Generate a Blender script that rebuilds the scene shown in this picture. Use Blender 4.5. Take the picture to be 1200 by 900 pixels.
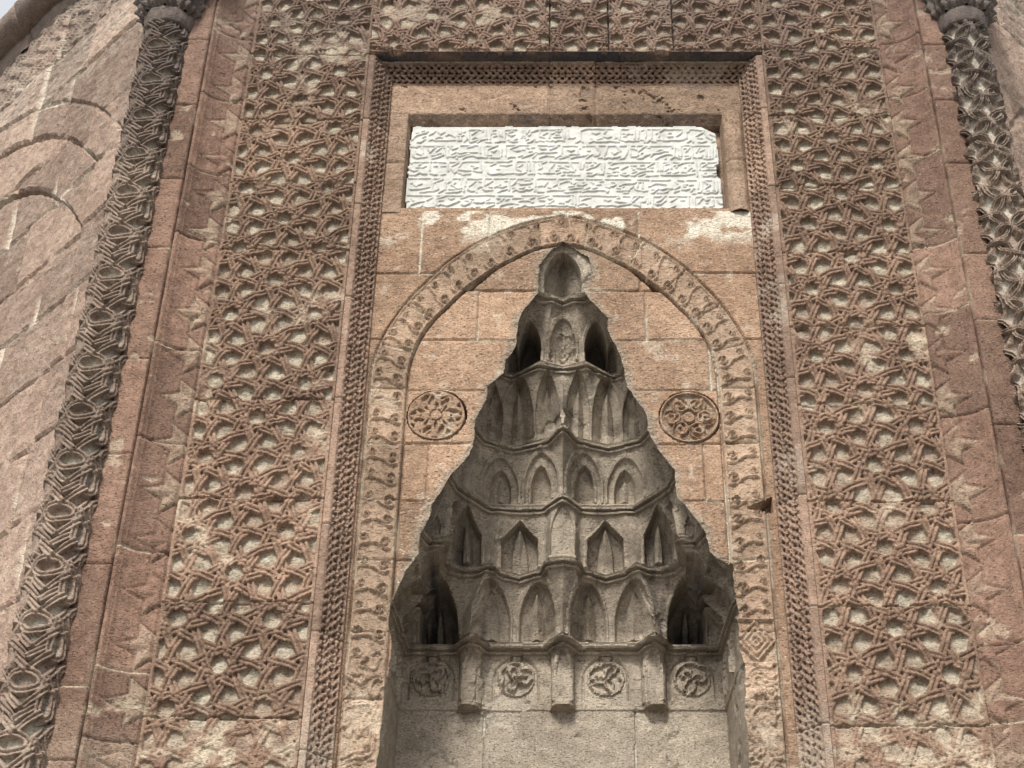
import bpy, math, random
import numpy as np
for o in list(bpy.data.objects): bpy.data.objects.remove(o)
scene = bpy.context.scene
COL = scene.collection

# ---------------------------------------------------------------- camera
cam = bpy.data.cameras.new("camera"); cam_o = bpy.data.objects.new("camera", cam); COL.objects.link(cam_o)
cam_o.location = (0.0, -8.0, 1.6); cam_o.rotation_euler = (math.radians(90 + 34.0), 0, 0)
cam.sensor_width = 36.0; cam.lens = 36.0 * 1790 / 1200; cam.shift_x = -63 / 1200
cam.clip_start = 0.05; cam.clip_end = 2000
scene.camera = cam_o

# ---------------------------------------------------------------- sky, sun, exposure (bright overcast)
SUN_EL, SUN_AZ = math.radians(43), math.radians(194)      # azimuth clockwise from +Y
world = bpy.data.worlds.new("World"); scene.world = world; world.use_nodes = True
nt = world.node_tree; nt.nodes.clear()
sky = nt.nodes.new('ShaderNodeTexSky'); sky.sky_type = 'NISHITA'; sky.sun_disc = False
sky.sun_elevation = SUN_EL; sky.sun_rotation = SUN_AZ; sky.dust_density = 4.0; sky.air_density = 1.0
hsv = nt.nodes.new('ShaderNodeHueSaturation'); hsv.inputs['Saturation'].default_value = 0.25
bg = nt.nodes.new('ShaderNodeBackground'); bg.inputs['Strength'].default_value = 0.11
wo = nt.nodes.new('ShaderNodeOutputWorld')
ov = nt.nodes.new('ShaderNodeMix'); ov.data_type = 'RGBA'; ov.inputs[0].default_value = 0.4; ov.inputs[7].default_value = (5.6, 5.7, 5.9, 1)   # even bright cloud deck
nt.links.new(sky.outputs[0], hsv.inputs['Color']); nt.links.new(hsv.outputs[0], ov.inputs[6]); nt.links.new(ov.outputs[2], bg.inputs[0]); nt.links.new(bg.outputs[0], wo.inputs[0])
sun = bpy.data.lights.new("sun", 'SUN'); sun.energy = 2.2; sun.angle = math.radians(13); sun.color = (1.0, 0.96, 0.9)
sun_o = bpy.data.objects.new("sun", sun); COL.objects.link(sun_o)
sd = (math.sin(SUN_AZ) * math.cos(SUN_EL), math.cos(SUN_AZ) * math.cos(SUN_EL), math.sin(SUN_EL))
from mathutils import Vector
sun_o.rotation_euler = Vector(sd).to_track_quat('Z', 'Y').to_euler()
scene.view_settings.view_transform = 'Standard'; scene.view_settings.look = 'None'
scene.view_settings.gamma = 1.0; scene.view_settings.exposure = 1.0; scene.view_settings.use_curve_mapping = False
scene.render.engine = 'CYCLES'

# ---------------------------------------------------------------- noise helpers
def _hash(ix, iy, seed):
    h = (ix.astype(np.int64) * 374761393 + iy.astype(np.int64) * 668265263 + seed * 982451653) & 0xFFFFFFFF
    h = ((h ^ (h >> 13)) * 1274126177) & 0xFFFFFFFF
    h = ((h ^ (h >> 16)) * 2246822519) & 0xFFFFFFFF
    return ((h ^ (h >> 15)) & 0xFFFF) / 65535.0
def vn(x, y, seed=0):
    ix = np.floor(x); iy = np.floor(y); fx = x - ix; fy = y - iy
    fx = fx * fx * (3 - 2 * fx); fy = fy * fy * (3 - 2 * fy)
    a = _hash(ix, iy, seed); b = _hash(ix + 1, iy, seed); c = _hash(ix, iy + 1, seed); d = _hash(ix + 1, iy + 1, seed)
    return (a + (b - a) * fx) * (1 - fy) + (c + (d - c) * fx) * fy
def fbm(x, y, seed=0, oct=4):
    s = 0; a = 0.5; t = 0
    for k in range(oct):
        s = s + a * vn(x * 2 ** k, y * 2 ** k, seed + k * 17); t += a; a *= 0.55
    return s / t                                      # 0..1
def ss(a, b, x):
    t = np.clip((x - a) / (b - a), 0, 1); return t * t * (3 - 2 * t)

# ---------------------------------------------------------------- object helpers
def tag(o, label=None, cat=None, group=None, kind=None):
    if label: o['label'] = label
    if cat: o['category'] = cat
    if group: o['group'] = group
    if kind: o['kind'] = kind
    return o
def empty(name, loc=(0, 0, 0)):
    o = bpy.data.objects.new(name, None); COL.objects.link(o); o.location = loc; o.empty_display_size = 0.2
    return o
def raw_mesh(name, V, Q, parent, mat, mask=None, smooth=False):
    me = bpy.data.meshes.new(name)
    V = np.ascontiguousarray(V, dtype=np.float32); Q = np.ascontiguousarray(Q, dtype=np.int32)
    k = Q.shape[1]
    me.vertices.add(len(V)); me.vertices.foreach_set('co', V.ravel())
    me.loops.add(Q.size); me.loops.foreach_set('vertex_index', Q.ravel())
    me.polygons.add(len(Q)); me.polygons.foreach_set('loop_start', np.arange(0, Q.size, k, dtype=np.int32))
    me.polygons.foreach_set('loop_total', np.full(len(Q), k, dtype=np.int32))
    me.polygons.foreach_set('use_smooth', np.full(len(Q), smooth, dtype=bool))
    if mask is None: mask = np.tile(np.array([0, 0, .5, 0], dtype=np.float32), (len(V), 1))
    at = me.color_attributes.new('mask', 'FLOAT_COLOR', 'POINT')
    at.data.foreach_set('color', np.ascontiguousarray(mask, dtype=np.float32).ravel())
    me.update(calc_edges=True); me.validate()
    me.materials.append(mat)
    o = bpy.data.objects.new(name, me); COL.objects.link(o)
    if parent is not None:
        o.parent = parent; o.matrix_parent_inverse = parent.matrix_world.inverted() if False else o.matrix_parent_inverse
        lx, ly, lz = parent.location
        if parent.parent is not None:
            pl = parent.parent.location; lx += pl[0]; ly += pl[1]; lz += pl[2]
        o.location = (-lx, -ly, -lz)
    return o
def sheet(P, mask, fid, namer, parent, mat, smooth=True):
    """grid of points P[m,n,3]; fid[m-1,n-1] gives the stone each quad belongs to (-1: open); one object per stone"""
    m, n = P.shape[:2]
    if fid is None: fid = np.zeros((m - 1, n - 1), int)
    idx = np.arange(m * n).reshape(m, n)
    q = np.stack([idx[:-1, :-1], idx[:-1, 1:], idx[1:, 1:], idx[1:, :-1]], -1).reshape(-1, 4)
    f = fid.ravel(); V = P.reshape(-1, 3); M = mask.reshape(-1, 4); res = {}
    for i in np.unique(f):
        if i < 0: continue
        qq = q[f == i]; u, inv = np.unique(qq, return_inverse=True)
        par = parent(i) if callable(parent) else parent
        res[int(i)] = raw_mesh(namer(i) if callable(namer) else namer, V[u], inv.reshape(-1, 4), par, mat, M[u], smooth)
    return res
def edges_of(fid):
    """vertices that lie on a joint between stones (1) / next to an opening (2)"""
    m, n = fid.shape; p = np.full((m + 2, n + 2), -9); p[1:-1, 1:-1] = fid
    p[0] = p[1]; p[-1] = p[-2]; p[:, 0] = p[:, 1]; p[:, -1] = p[:, -2]
    a, b, c, d = p[:-1, :-1], p[1:, :-1], p[:-1, 1:], p[1:, 1:]
    j = ((a != b) | (a != c) | (a != d)).astype(float)
    op = ((a < 0) | (b < 0) | (c < 0) | (d < 0)).astype(float)
    return j, op
def dil(j):
    r = j.copy()
    r[1:] = np.maximum(r[1:], j[:-1] * .45); r[:-1] = np.maximum(r[:-1], j[1:] * .45)
    r[:, 1:] = np.maximum(r[:, 1:], j[:, :-1] * .45); r[:, :-1] = np.maximum(r[:, :-1], j[:, 1:] * .45)
    return r
def tones(fid, shape, seed):
    """a tone of its own for every stone, per vertex"""
    f = np.zeros(shape, int); f[:-1, :-1] = fid; f[-1, :-1] = fid[-1]; f[:-1, -1] = fid[:, -1]; f[-1, -1] = fid[-1, -1]
    return _hash(f, f * 3 + 1, seed)

# ---------------------------------------------------------------- materials
def stone_mat(name, c1, c2, pocket, plaster, fleck=0.25, pit=0.5, stretch=3.0, bump=0.5, rough=0.92, soot_shade=(.045, .047, .055), scale=1.0):
    m = bpy.data.materials.new(name); m.use_nodes = True; t = m.node_tree; N = t.nodes; L = t.links
    b = N['Principled BSDF']; b.inputs['Roughness'].default_value = rough; b.inputs['Specular IOR Level'].default_value = 0.2
    tc = N.new('ShaderNodeTexCoord')
    at = N.new('ShaderNodeAttribute'); at.attribute_name = 'mask'
    sep = N.new('ShaderNodeSeparateColor'); L.new(at.outputs['Color'], sep.inputs[0])
    def noise(sc, det, rg, st=1.0, seed=0.0):
        mp = N.new('ShaderNodeMapping'); mp.inputs['Scale'].default_value = (1, 1, st); mp.inputs['Location'].default_value = (seed, seed * .7, seed * 1.3)
        L.new(tc.outputs['Object'], mp.inputs[0])
        n = N.new('ShaderNodeTexNoise'); n.inputs['Scale'].default_value = sc * scale; n.inputs['Detail'].default_value = det; n.inputs['Roughness'].default_value = rg
        L.new(mp.outputs[0], n.inputs[0]); return n.outputs[0]
    def ramp(x, a, b_):
        r = N.new('ShaderNodeMapRange'); r.interpolation_type = 'SMOOTHSTEP'; r.inputs[1].default_value = a; r.inputs[2].default_value = b_
        L.new(x, r.inputs[0]); return r.outputs[0]
    def math_(op, x, y):
        r = N.new('ShaderNodeMath'); r.operation = op
        for k, v in enumerate((x, y)):
            if isinstance(v, (int, float)): r.inputs[k].default_value = v
            else: L.new(v, r.inputs[k])
        return r.outputs[0]
    def mix(fac, a, c, mode='MIX'):
        r = N.new('ShaderNodeMix'); r.data_type = 'RGBA'; r.blend_type = mode
        if isinstance(fac, (int, float)): r.inputs[0].default_value = fac
        else: L.new(fac, r.inputs[0])
        for k, v in ((6, a), (7, c)):
            if isinstance(v, tuple): r.inputs[k].default_value = (*v, 1)
            else: L.new(v, r.inputs[k])
        return r.outputs[2]
    big = noise(1.7, 5, .62); mid = noise(11, 4, .6, 1.3, 3.0); fine = noise(70, 3, .6, stretch * .5, 7.0); pits = noise(44, 3, .55, stretch, 11.0)
    col = mix(ramp(big, .33, .68), c1, c2)
    col = mix(math_('MULTIPLY', ramp(mid, .45, .75), .45), col, tuple(min(1, v * 1.45) for v in c2))
    col = mix(math_('MULTIPLY', ramp(mid, .5, .25), .5), col, tuple(v * .6 for v in c1))
    spk = math_('ADD', math_('MULTIPLY', ramp(noise(95, 2, .65, 1.2, 23.0), .28, .72), .44), .78)
    sc_ = N.new('ShaderNodeCombineColor'); [L.new(spk, sc_.inputs[k]) for k in range(3)]
    # tone of the single stone: 0..1 -> x0.78..1.22
    tv = math_('ADD', math_('MULTIPLY', sep.outputs[2], .52), .74)
    tcol = N.new('ShaderNodeCombineColor'); [L.new(tv, tcol.inputs[k]) for k in range(3)]
    col = mix(1.0, col, tcol.outputs[0], 'MULTIPLY')
    pk = mix(ramp(mid, .3, .7), tuple(v * .72 for v in pocket), pocket)
    col = mix(sep.outputs[0], col, pk)
    pl = mix(ramp(fine, .3, .7), tuple(v * .7 for v in plaster), plaster)
    col = mix(sep.outputs[1], col, pl)
    clus = ramp(noise(4.5, 3, .6, 1.0, 19.0), .35, .65)
    col = mix(math_('MULTIPLY', math_('MULTIPLY', ramp(pits, .41, .28), pit), clus), col, tuple(v * .28 for v in c1))
    col = mix(math_('MULTIPLY', ramp(fine, .60, .68), fleck), col, (.62, .55, .46))
    col = mix(math_('MULTIPLY', at.outputs['Alpha'], ramp(big, .2, .6)), col, soot_shade)  # mask alpha: stains, plus shade painted on undersides and in niche cells
    if fleck > 0: col = mix(1.0, col, sc_.outputs[0], 'MULTIPLY')
    L.new(col, b.inputs['Base Color'])
    bm = N.new('ShaderNodeBump'); bm.inputs['Strength'].default_value = bump; bm.inputs['Distance'].default_value = 0.012
    hh = math_('ADD', math_('MULTIPLY', fine, .6), math_('MULTIPLY', ramp(pits, .25, .45), .8))
    L.new(hh, bm.inputs['Height']); L.new(bm.outputs[0], b.inputs['Normal'])
    return m
M_STAR = stone_mat('carved_brown_stone', (.155, .099, .070), (.242, .161, .113), (.40, .35, .27), (.55, .47, .35), fleck=.2, pit=.5, bump=.9)
M_CAV = stone_mat('reddish_tuff', (.136, .081, .058), (.196, .123, .089), (.36, .285, .205), (.55, .46, .34), fleck=.2, pit=.8, bump=.9)
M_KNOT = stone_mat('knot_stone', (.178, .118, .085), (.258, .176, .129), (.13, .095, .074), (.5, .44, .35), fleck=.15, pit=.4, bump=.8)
M_FIELD = stone_mat('pink_tuff', (.214, .136, .088), (.295, .198, .132), (.25, .21, .16), (.60, .55, .45), fleck=.45, pit=.8, bump=.9)
M_ARCH = stone_mat('tan_carved_tuff', (.228, .155, .106), (.31, .22, .155), (.24, .178, .122), (.55, .47, .36), fleck=.3, pit=.6, bump=.9)
M_NICHE = stone_mat('grey_niche_stone', (.228, .190, .145), (.315, .268, .21), (.35, .30, .23), (.45, .41, .34), fleck=.35, pit=.5, soot_shade=(.035, .034, .034), bump=.9)
M_COLL = stone_mat('brown_column_stone', (.15, .108, .083), (.23, .176, .137), (.43, .39, .325), (.45, .40, .33), fleck=.12, pit=.35, bump=.8)
M_WALL = stone_mat('pale_pink_ashlar', (.215, .149, .113), (.302, .222, .171), (.46, .42, .35), (.60, .53, .43), fleck=.45, pit=.85, bump=1.0)
M_PLAQ = stone_mat('white_marble', (.41, .41, .375), (.455, .455, .425), (.445, .45, .44), (.40, .41, .375), fleck=0, pit=.08, bump=.15, rough=.7)
M_GROUND = stone_mat('grey_paving', (.15, .14, .125), (.22, .205, .185), (.3, .3, .3), (.3, .3, .3), scale=.4)
# ---------------------------------------------------------------- strapwork (star pattern by polygons in contact)
def hankin(polys, ang):
    segs = []
    for p in polys:
        p = np.array(p); k = len(p)
        area = 0.5 * np.sum(p[:, 0] * np.roll(p[:, 1], -1) - np.roll(p[:, 0], -1) * p[:, 1])
        if area < 0: p = p[::-1]
        e = np.roll(p, -1, 0) - p; mid = p + e / 2; e = e / np.linalg.norm(e, axis=1)[:, None]
        nrm = np.stack([-e[:, 1], e[:, 0]], 1)
        A = e * math.cos(ang) + nrm * math.sin(ang); B = -e * math.cos(ang) + nrm * math.sin(ang)
        cand = []
        for i in range(k):
            for j in range(k):
                if i == j: continue
                d, q = A[i], B[j]; det = d[0] * -q[1] + d[1] * q[0]
                if abs(det) < 1e-6: continue
                r = mid[j] - mid[i]
                s = (r[0] * -q[1] + r[1] * q[0]) / det; t = (d[0] * r[1] - d[1] * r[0]) / det
                if s > 1e-4 and t > 1e-4: cand.append((s + t + 10 * abs(s - t), i, j, s))
        ua, ub = set(), set()
        for c, i, j, s in sorted(cand):
            if i in ua or j in ub: continue
            ua.add(i); ub.add(j); x = mid[i] + A[i] * s
            segs.append((*mid[i], *x, 1.0, 0.0)); segs.append((*mid[j], *x, -1.0, 0.0))
    return segs
def star_segments(P, nx, z0, z1, off):
    """octagons and squares; long straight straps run right through each octagon as an eight-pointed star"""
    hx = P / 2; a = hx / math.sqrt(2); ang = math.radians(67.5); sq = hx - a; squares = []; segs = []
    for i in range(-nx, nx + 1):
        for j in range(int((z0 - off) / P) - 2, int((z1 - off) / P) + 3):
            cx = i * hx; cz = off + (j + .5 * (i % 2)) * P
            if cz < z0 - P or cz > z1 + P: continue
            squares.append([(cx + hx - sq, cz - sq), (cx + hx + sq, cz - sq), (cx + hx + sq, cz + sq), (cx + hx - sq, cz + sq)])
            M = [(cx + a * math.cos(math.radians(45 * k)), cz + a * math.sin(math.radians(45 * k))) for k in range(8)]
            d = a * math.cos(ang); hl = math.sqrt(a * a - d * d)
            br = [-hl, -d * math.tan(math.radians(45)), -d * math.tan(math.radians(22.5)), d * math.tan(math.radians(22.5)), d * math.tan(math.radians(45)), hl]
            for k in range(8):
                p, q = M[k], M[(k + 3) % 8]
                for n_ in range(5):
                    t0, t1 = [(t + hl) / (2 * hl) for t in br[n_:n_ + 2]]
                    segs.append((p[0] + (q[0] - p[0]) * t0, p[1] + (q[1] - p[1]) * t0, p[0] + (q[0] - p[0]) * t1, p[1] + (q[1] - p[1]) * t1, (-1.0) ** n_, (-1.0) ** (n_ + 1)))
    return segs + hankin(squares, ang)
def ring_segments(a, b, r, nx, z0, z1, k=18):
    segs = []
    for i in range(-nx, nx + 1):
        for j in range(int(z0 / b) - 1, int(z1 / b) + 2):
            cx = i * a; cz = (j + .5 * (i % 2)) * b
            pt = [(cx + r * math.cos(2 * math.pi * q / k), cz + r * math.sin(2 * math.pi * q / k), math.sin(6 * math.pi * q / k + (i + j) * 1.7)) for q in range(k + 1)]
            for p, q in zip(pt, pt[1:]): segs.append((p[0], p[1], q[0], q[1], p[2], q[2]))
    return segs
def zigzag_segments(per, T_, nx, z0, z1):
    segs = []
    def loop(cx, cz, rx, rz, k, sq=1.0):
        p = []
        for q in range(k + 1):
            c, s_ = math.cos(2 * math.pi * q / k), math.sin(2 * math.pi * q / k)
            p.append((cx + rx * math.copysign(abs(c) ** sq, c), cz + rz * math.copysign(abs(s_) ** sq, s_), .5 * math.sin(4 * math.pi * q / k)))
        for a, b in zip(p, p[1:]): segs.append((a[0], a[1], b[0], b[1], a[2], b[2]))
    for i in range(-nx, nx + 1):
        for j in range(int(z0 / T_) - 1, int(z1 / T_) + 2):
            cx = i * per; cz = (j + .22 * (i % 2)) * T_
            loop(cx, cz, .092, .056, 16)                                   # oval eye
            loop(cx + per / 2, cz + T_ * .5, .042, .104, 14, .7)           # upright slot
            for q, (dz, h0) in enumerate(((.110, 1), (.175, -1), (.240, 1))):   # nested chevrons between the eyes
                segs.append((cx, cz + dz - .045, cx + per * .40, cz + dz + .060, h0, -h0)); segs.append((cx, cz + dz - .045, cx - per * .40, cz + dz + .060, -h0, h0))
            segs.append((cx - per * .40, cz + .02, cx - per * .62, cz - .06, .8, -.8)); segs.append((cx + per * .40, cz + .02, cx + per * .62, cz - .06, -.8, .8))
    return segs
def strap_field(U, V, X, Z, segs, w, side=.005, groove=.40, gw=.0038, weave=.30, cap=False, ext=.010):
    """height 0 (floor) .. ~1 (strap top) on the grid U x V; X, Z are the warped coordinates"""
    H = np.zeros(X.shape); du = U[1] - U[0]; dv = V[1] - V[0]; mg = w + .12
    for x0, z0, x1, z1, h0, h1 in segs:
        i0 = int((min(x0, x1) - mg - U[0]) / du); i1 = int((max(x0, x1) + mg - U[0]) / du) + 2
        j0 = int((min(z0, z1) - mg - V[0]) / dv); j1 = int((max(z0, z1) + mg - V[0]) / dv) + 2
        i0 = max(i0, 0); j0 = max(j0, 0); i1 = min(i1, len(U)); j1 = min(j1, len(V))
        if i1 <= i0 or j1 <= j0: continue
        x = X[j0:j1, i0:i1]; z = Z[j0:j1, i0:i1]
        dx, dz = x1 - x0, z1 - z0; l2 = dx * dx + dz * dz + 1e-12
        t = ((x - x0) * dx + (z - z0) * dz) / l2; ln = math.sqrt(l2)
        if cap: t = np.clip(t, 0, 1); d = np.hypot(x - x0 - t * dx, z - z0 - t * dz)
        else:
            d = np.abs((x - x0) * dz - (z - z0) * dx) / ln; d = np.where((t * ln < -ext) | (t * ln > ln + ext), 9.0, d); t = np.clip(t, 0, 1)
        c = np.clip((w - d) / side, 0, 1) * (1 - groove * np.exp(-(d / gw) ** 2) + weave * (h0 + (h1 - h0) * t))
        np.maximum(H[j0:j1, i0:i1], c, out=H[j0:j1, i0:i1])
    return H
def grid(a0, a1, b0, b1, res, res2=None):
    n = max(2, int(round((a1 - a0) / res)) + 1); m = max(2, int(round((b1 - b0) / (res2 or res))) + 1)
    U = np.linspace(a0, a1, n); V = np.linspace(b0, b1, m); X, Z = np.meshgrid(U, V); return U, V, X, Z
def course_ids(zc, joints): return np.searchsorted(np.array(joints), zc)
def stains(X, Z, seed):        # old water and soot stains under the top of the portal
    return ss(9.0, 10.5, Z) * (.25 + .75 * fbm(X * 3, Z * .9, seed + 5)) * .55

ZB = 4.2; ZT = 10.62
JL = [4.49, 4.785, 5.483, 6.172, 6.886, 8.089, 8.69, 9.279, 9.95]
JR = [4.42, 4.736, 5.456, 6.149, 6.848, 7.45, 8.066, 8.657, 9.32, 9.996]

def star_relief(U, V, X, Z, segs, seed, w=.0275, depth=.039, erode=None):
    wx = X + (fbm(X * 1.7, Z * 1.7, seed + 60, 2) - .5) * .10 + (fbm(X * 9, Z * 9, seed) - .5) * .007 + (fbm(X * 40, Z * 40, seed + 3, 2) - .5) * .005
    wz = Z + (fbm(X * 1.7, Z * 1.7, seed + 61, 2) - .5) * .10 + (fbm(X * 9, Z * 9, seed + 1) - .5) * .007 + (fbm(X * 40, Z * 40, seed + 4, 2) - .5) * .005
    H = strap_field(U, V, wx, wz, segs, w)
    er = ss(.62, .80, fbm(X * 2.6, Z * 2.6, seed + 9))
    if erode is not None: er = np.clip(er + erode, 0, 1)
    rub = fbm(X * 14, Z * 14, seed + 12, 4)
    H2 = H * (1 - er * .75) + er * (.25 + .7 * (rub - .35))
    pocket = (1 - ss(.05, .45, H)) * (1 - .5 * er) * (.45 + .55 * ss(.35, .6, fbm(X * 4, Z * 4, seed + 21)))
    h = -depth + depth * H2 + (fbm(X * 30, Z * 30, seed + 6, 3) - .5) * .011 + pocket * (fbm(X * 16, Z * 16, seed + 7, 2) - .35) * .03
    return h, pocket, er

def star_band(name, label, x0, x1, joints, off, seed, group):
    root = empty(name, ((x0 + x1) / 2, 0, ZB)); tag(root, label, 'carved band', group)
    U, V, X, Z = grid(x0, x1, ZB, ZT, .0052)
    xc = (x0 + x1) / 2 + (.03 if x0 < 0 else .0) * -1
    segs = [(s[0] + xc, s[1], s[2] + xc, s[3], s[4], s[5]) for s in star_segments(.545, 2, ZB, ZT, off)]
    low = ss(5.05, 4.55, Z + (fbm(X * 3, Z * 3, seed + 40) - .5) * .5) * .75
    h, pk, er = star_relief(U, V, X, Z, segs, seed, erode=low)
    zc = (Z[:-1, :-1] + Z[1:, 1:]) / 2 + (fbm(X[:-1, :-1] * 6, Z[:-1, :-1] * 0 + 1, seed) - .5) * .012
    fid = course_ids(zc, joints)
    j, _ = edges_of(fid); jd = dil(j)
    ex = np.minimum(np.abs(X - x0), np.abs(X - x1))                # raised fillet along both edges
    fil = ss(.030, .020, ex); h = h * (1 - fil) + fil * (-.004 + (fbm(X * 20, Z * 20, seed + 8) - .5) * .014)
    h -= ss(.006, .0, ex) * .02
    h -= jd * .016
    tn = tones(fid, X.shape, seed)
    mort = jd * ss(.4, .7, fbm(X * 5, Z * 5, seed + 30)) * .8 + er * ss(.45, .7, fbm(X * 12, Z * 12, seed + 31)) * .7
    mask = np.stack([pk * (1 - fil), np.clip(mort, 0, 1), tn, stains(X, Z, seed) * (1 - .6 * pk)], -1)
    sheet(np.stack([X, -h, Z], -1), mask, fid, 'carved_stone', root, M_STAR)
    return root

star_band('star_lattice_band', 'tall brown stone band of interlaced star straps beside the zigzag-laced corner column', -2.335, -1.45, JL, 7.3, 11, 'star lattice bands flanking the portal')
star_band('star_lattice_band', 'tall brown stone band of interlaced star straps beside the ring-laced corner column', 1.45, 2.335, JR, 6.40, 57, 'star lattice bands flanking the portal')

# lintel band above the frame
root = empty('star_lattice_lintel', (0, 0, 9.95)); tag(root, 'horizontal band of star strapwork carved on the lintel above the inscription', 'carved lintel')
U, V, X, Z = grid(-1.45, 1.45, 9.95, 10.66, .0050)
sg = star_segments(.545, 3, -1.6, 1.6, .1)
segs = [(s[1], 10.36 + s[0], s[3], 10.36 + s[2], s[4], s[5]) for s in sg]
h, pk, er = star_relief(U, V, X, Z, segs, 91)
fid = np.searchsorted(np.array([-.12, .22 + .1, .80]), (X[:-1, :-1] + X[1:, 1:]) / 2)
fid[:, (U[:-1] < -1.44)] = fid[0, 5]
j, _ = edges_of(fid); jd = dil(j); h -= jd * .03
rag = Z - 9.95 - ss(.6, .85, fbm(X * 4, X * 0 + 3, 8)) * .03 - (fbm(X * 30, X * 0, 5, 2)) * .008
fil = ss(.024, .012, rag); h = h * (1 - fil) - fil * .012
h = h + .02; h[0] -= .09; h = np.where((rag < 0), np.minimum(h, -.04), h)
mask = np.stack([pk * (1 - fil), er * .4, tones(fid, X.shape, 4), stains(X, Z, 90) * (1 - .6 * pk) + jd * .5 + (Z < 9.957) * .9], -1)  # lowest rows darkened: shadow under the lintel edge painted into the colour
sheet(np.stack([X, -h, Z], -1), np.clip(mask, 0, 1), fid, 'carved_stone', root, M_STAR)

# ---------------------------------------------------------------- knot borders (splayed reveal)
def knot_relief(S, T, seed, tw):
    """S along, T across (0..tw)"""
    wS = S + (fbm(S * 20, T * 20, seed) - .5) * .012; wT = T + (fbm(S * 20, T * 20, seed + 1) - .5) * .012
    p = .046
    a = (wS * .9 + wT) / p; b = (wS * .9 - wT) / p
    fa = np.abs(a - np.round(a)) * p; fb = np.abs(b - np.round(b)) * p
    par = np.where((np.round(a) + np.round(b)) % 2 == 0, 1., -1.)
    wv = np.cos(np.pi * (a - np.round(a))) * np.cos(np.pi * (b - np.round(b)))
    w = .0145
    A = np.clip((w - fa) / .0045, 0, 1) * (1 + .3 * par * wv); B = np.clip((w - fb) / .0045, 0, 1) * (1 - .3 * par * wv)
    ru, rv = .054, .0425                                    # pierced holes on a staggered lattice between the straps
    row = np.round(wT / rv); off_ = .5 * (row % 2); du = wS / ru - off_; dh = np.hypot((du - np.round(du)) * ru, (wT / rv - row) * rv)
    hole = 1 - ss(.0075, .0125, dh)
    H = (1 - hole) * (.70 + .30 * np.maximum(A, B))
    edge = ss(.018, .008, np.minimum(T, tw - T))
    er = ss(.66, .8, fbm(S * 3, T * 3, seed + 4))
    H = np.maximum(H, edge) * (1 - er * .6) + er * .4
    h = (H - 1) * .040 + (fbm(S * 40, T * 40, seed + 7, 2) - .5) * .010
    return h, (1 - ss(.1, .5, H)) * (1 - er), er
def knot_side(sgn, label, joints, seed, stain_seed):
    root = empty('knot_border', (sgn * 1.36, .07, ZB)); tag(root, label, 'carved border', 'interlaced knot borders around the recess')
    # profile: flat rim then 45 degree splay then a small return into the field
    segl = [(.0, 1.45, .004), (.040, 1.412, .004), (.048, 1.406, .012), (.236, 1.288, .150), (.25, 1.287, .18)]
    q, xs, ys = zip(*segl)
    U, V, S, Z = grid(0, .25, ZB, 9.935, .0054)
    Xp = np.interp(S, q, xs); Yp = np.interp(S, q, ys)
    kn = (S > .046) & (S < .238)
    h, pk, er = knot_relief(Z, np.clip(S - .046, 0, .192), seed, .192)
    low = ss(5.0, 4.6, Z + (fbm(S * 9, Z * 3, seed + 40) - .5) * .4)
    h = np.where(kn, h * (1 - low * .6) - low * .02 * fbm(S * 30, Z * 30, seed), (fbm(S * 25, Z * 25, seed + 5) - .5) * .008)
    h += (fbm(S * 4, Z * 1.2, seed + 2) - .5) * .008
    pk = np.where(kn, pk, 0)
    nx, ny = np.where(kn, -.8 * 1.0, 0), np.where(kn, -.6, -1)
    fid = course_ids((Z[:-1, :-1] + Z[1:, 1:]) / 2, joints); j, _ = edges_of(fid); jd = dil(j); h = h - jd * .010
    mask = np.stack([pk, np.clip(er * .35 + low * .35 + jd * .3, 0, 1), tones(fid, S.shape, seed), stains(Xp, Z, stain_seed)], -1)
    # mitre the head: trim the splay where the head border crosses it
    sheet(np.stack([sgn * (Xp + nx * h), Yp + ny * h, Z], -1), mask, fid, 'carved_stone', root, M_KNOT)
knot_side(-1, 'narrow splayed border of dense knotwork next to the star band by the zigzag column', [4.6, 5.3, 6.0, 6.9, 7.7, 8.5, 9.3], 71, 72)
knot_side(1, 'narrow splayed border of dense knotwork next to the star band by the ring-laced column', [4.75, 5.46, 6.2, 7.05, 7.8, 8.66, 9.4], 83, 84)
root = empty('knot_border', (0, .08, 9.8)); tag(root, 'dark horizontal knotwork border under the carved lintel', 'carved border', 'interlaced knot borders around the recess')
segl = [(.0, 9.99, .17), (.02, 9.962, .085), (.036, 9.936, .083), (.046, 9.93, .09), (.222, 9.800, .172), (.240, 9.786, .175), (.262, 9.77, .22)]
q, zs, ys = zip(*segl)
U, V, X, S = grid(-1.375, 1.375, 0, .262, .0058)
Zp = np.interp(S, q, zs); Yp = np.interp(S, q, ys)
kn = (S > .042) & (S < .226)
h, pk, er = knot_relief(X, np.clip(S - .042, 0, .184), 101, .184)
h = np.where(kn, h, (fbm(X * 14, S * 14, 105) - .5) * .02 * (S < .05)); pk = np.where(kn, pk, 0)
brk = ss(.62, .7, fbm(X * 3.1, X * 0 + 2, 17)) * (S < .06); h = h - brk * .03 * fbm(X * 20, S * 20, 3)
fid = np.searchsorted(np.array([-.12, .22]), (X[:-1, :-1] + X[1:, 1:]) / 2); j, _ = edges_of(fid); jd = dil(j); h = h - jd * .015
trim = ((np.abs(X) > 1.375 - np.clip(S - .04, 0, 1) * .44))[:-1, :-1]
fid2 = np.where(trim, -1, fid)
mask = np.stack([pk, np.clip(er * .2 + (S < .04) * .35, 0, 1), tones(fid, X.shape, 6), ss(.5, .75, fbm(X * 2, S * 4, 7)) * .3 * kn], -1)
sheet(np.stack([X, Yp - .75 * h, Zp - .66 * h], -1), mask, fid2, 'carved_stone', root, M_KNOT)

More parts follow.
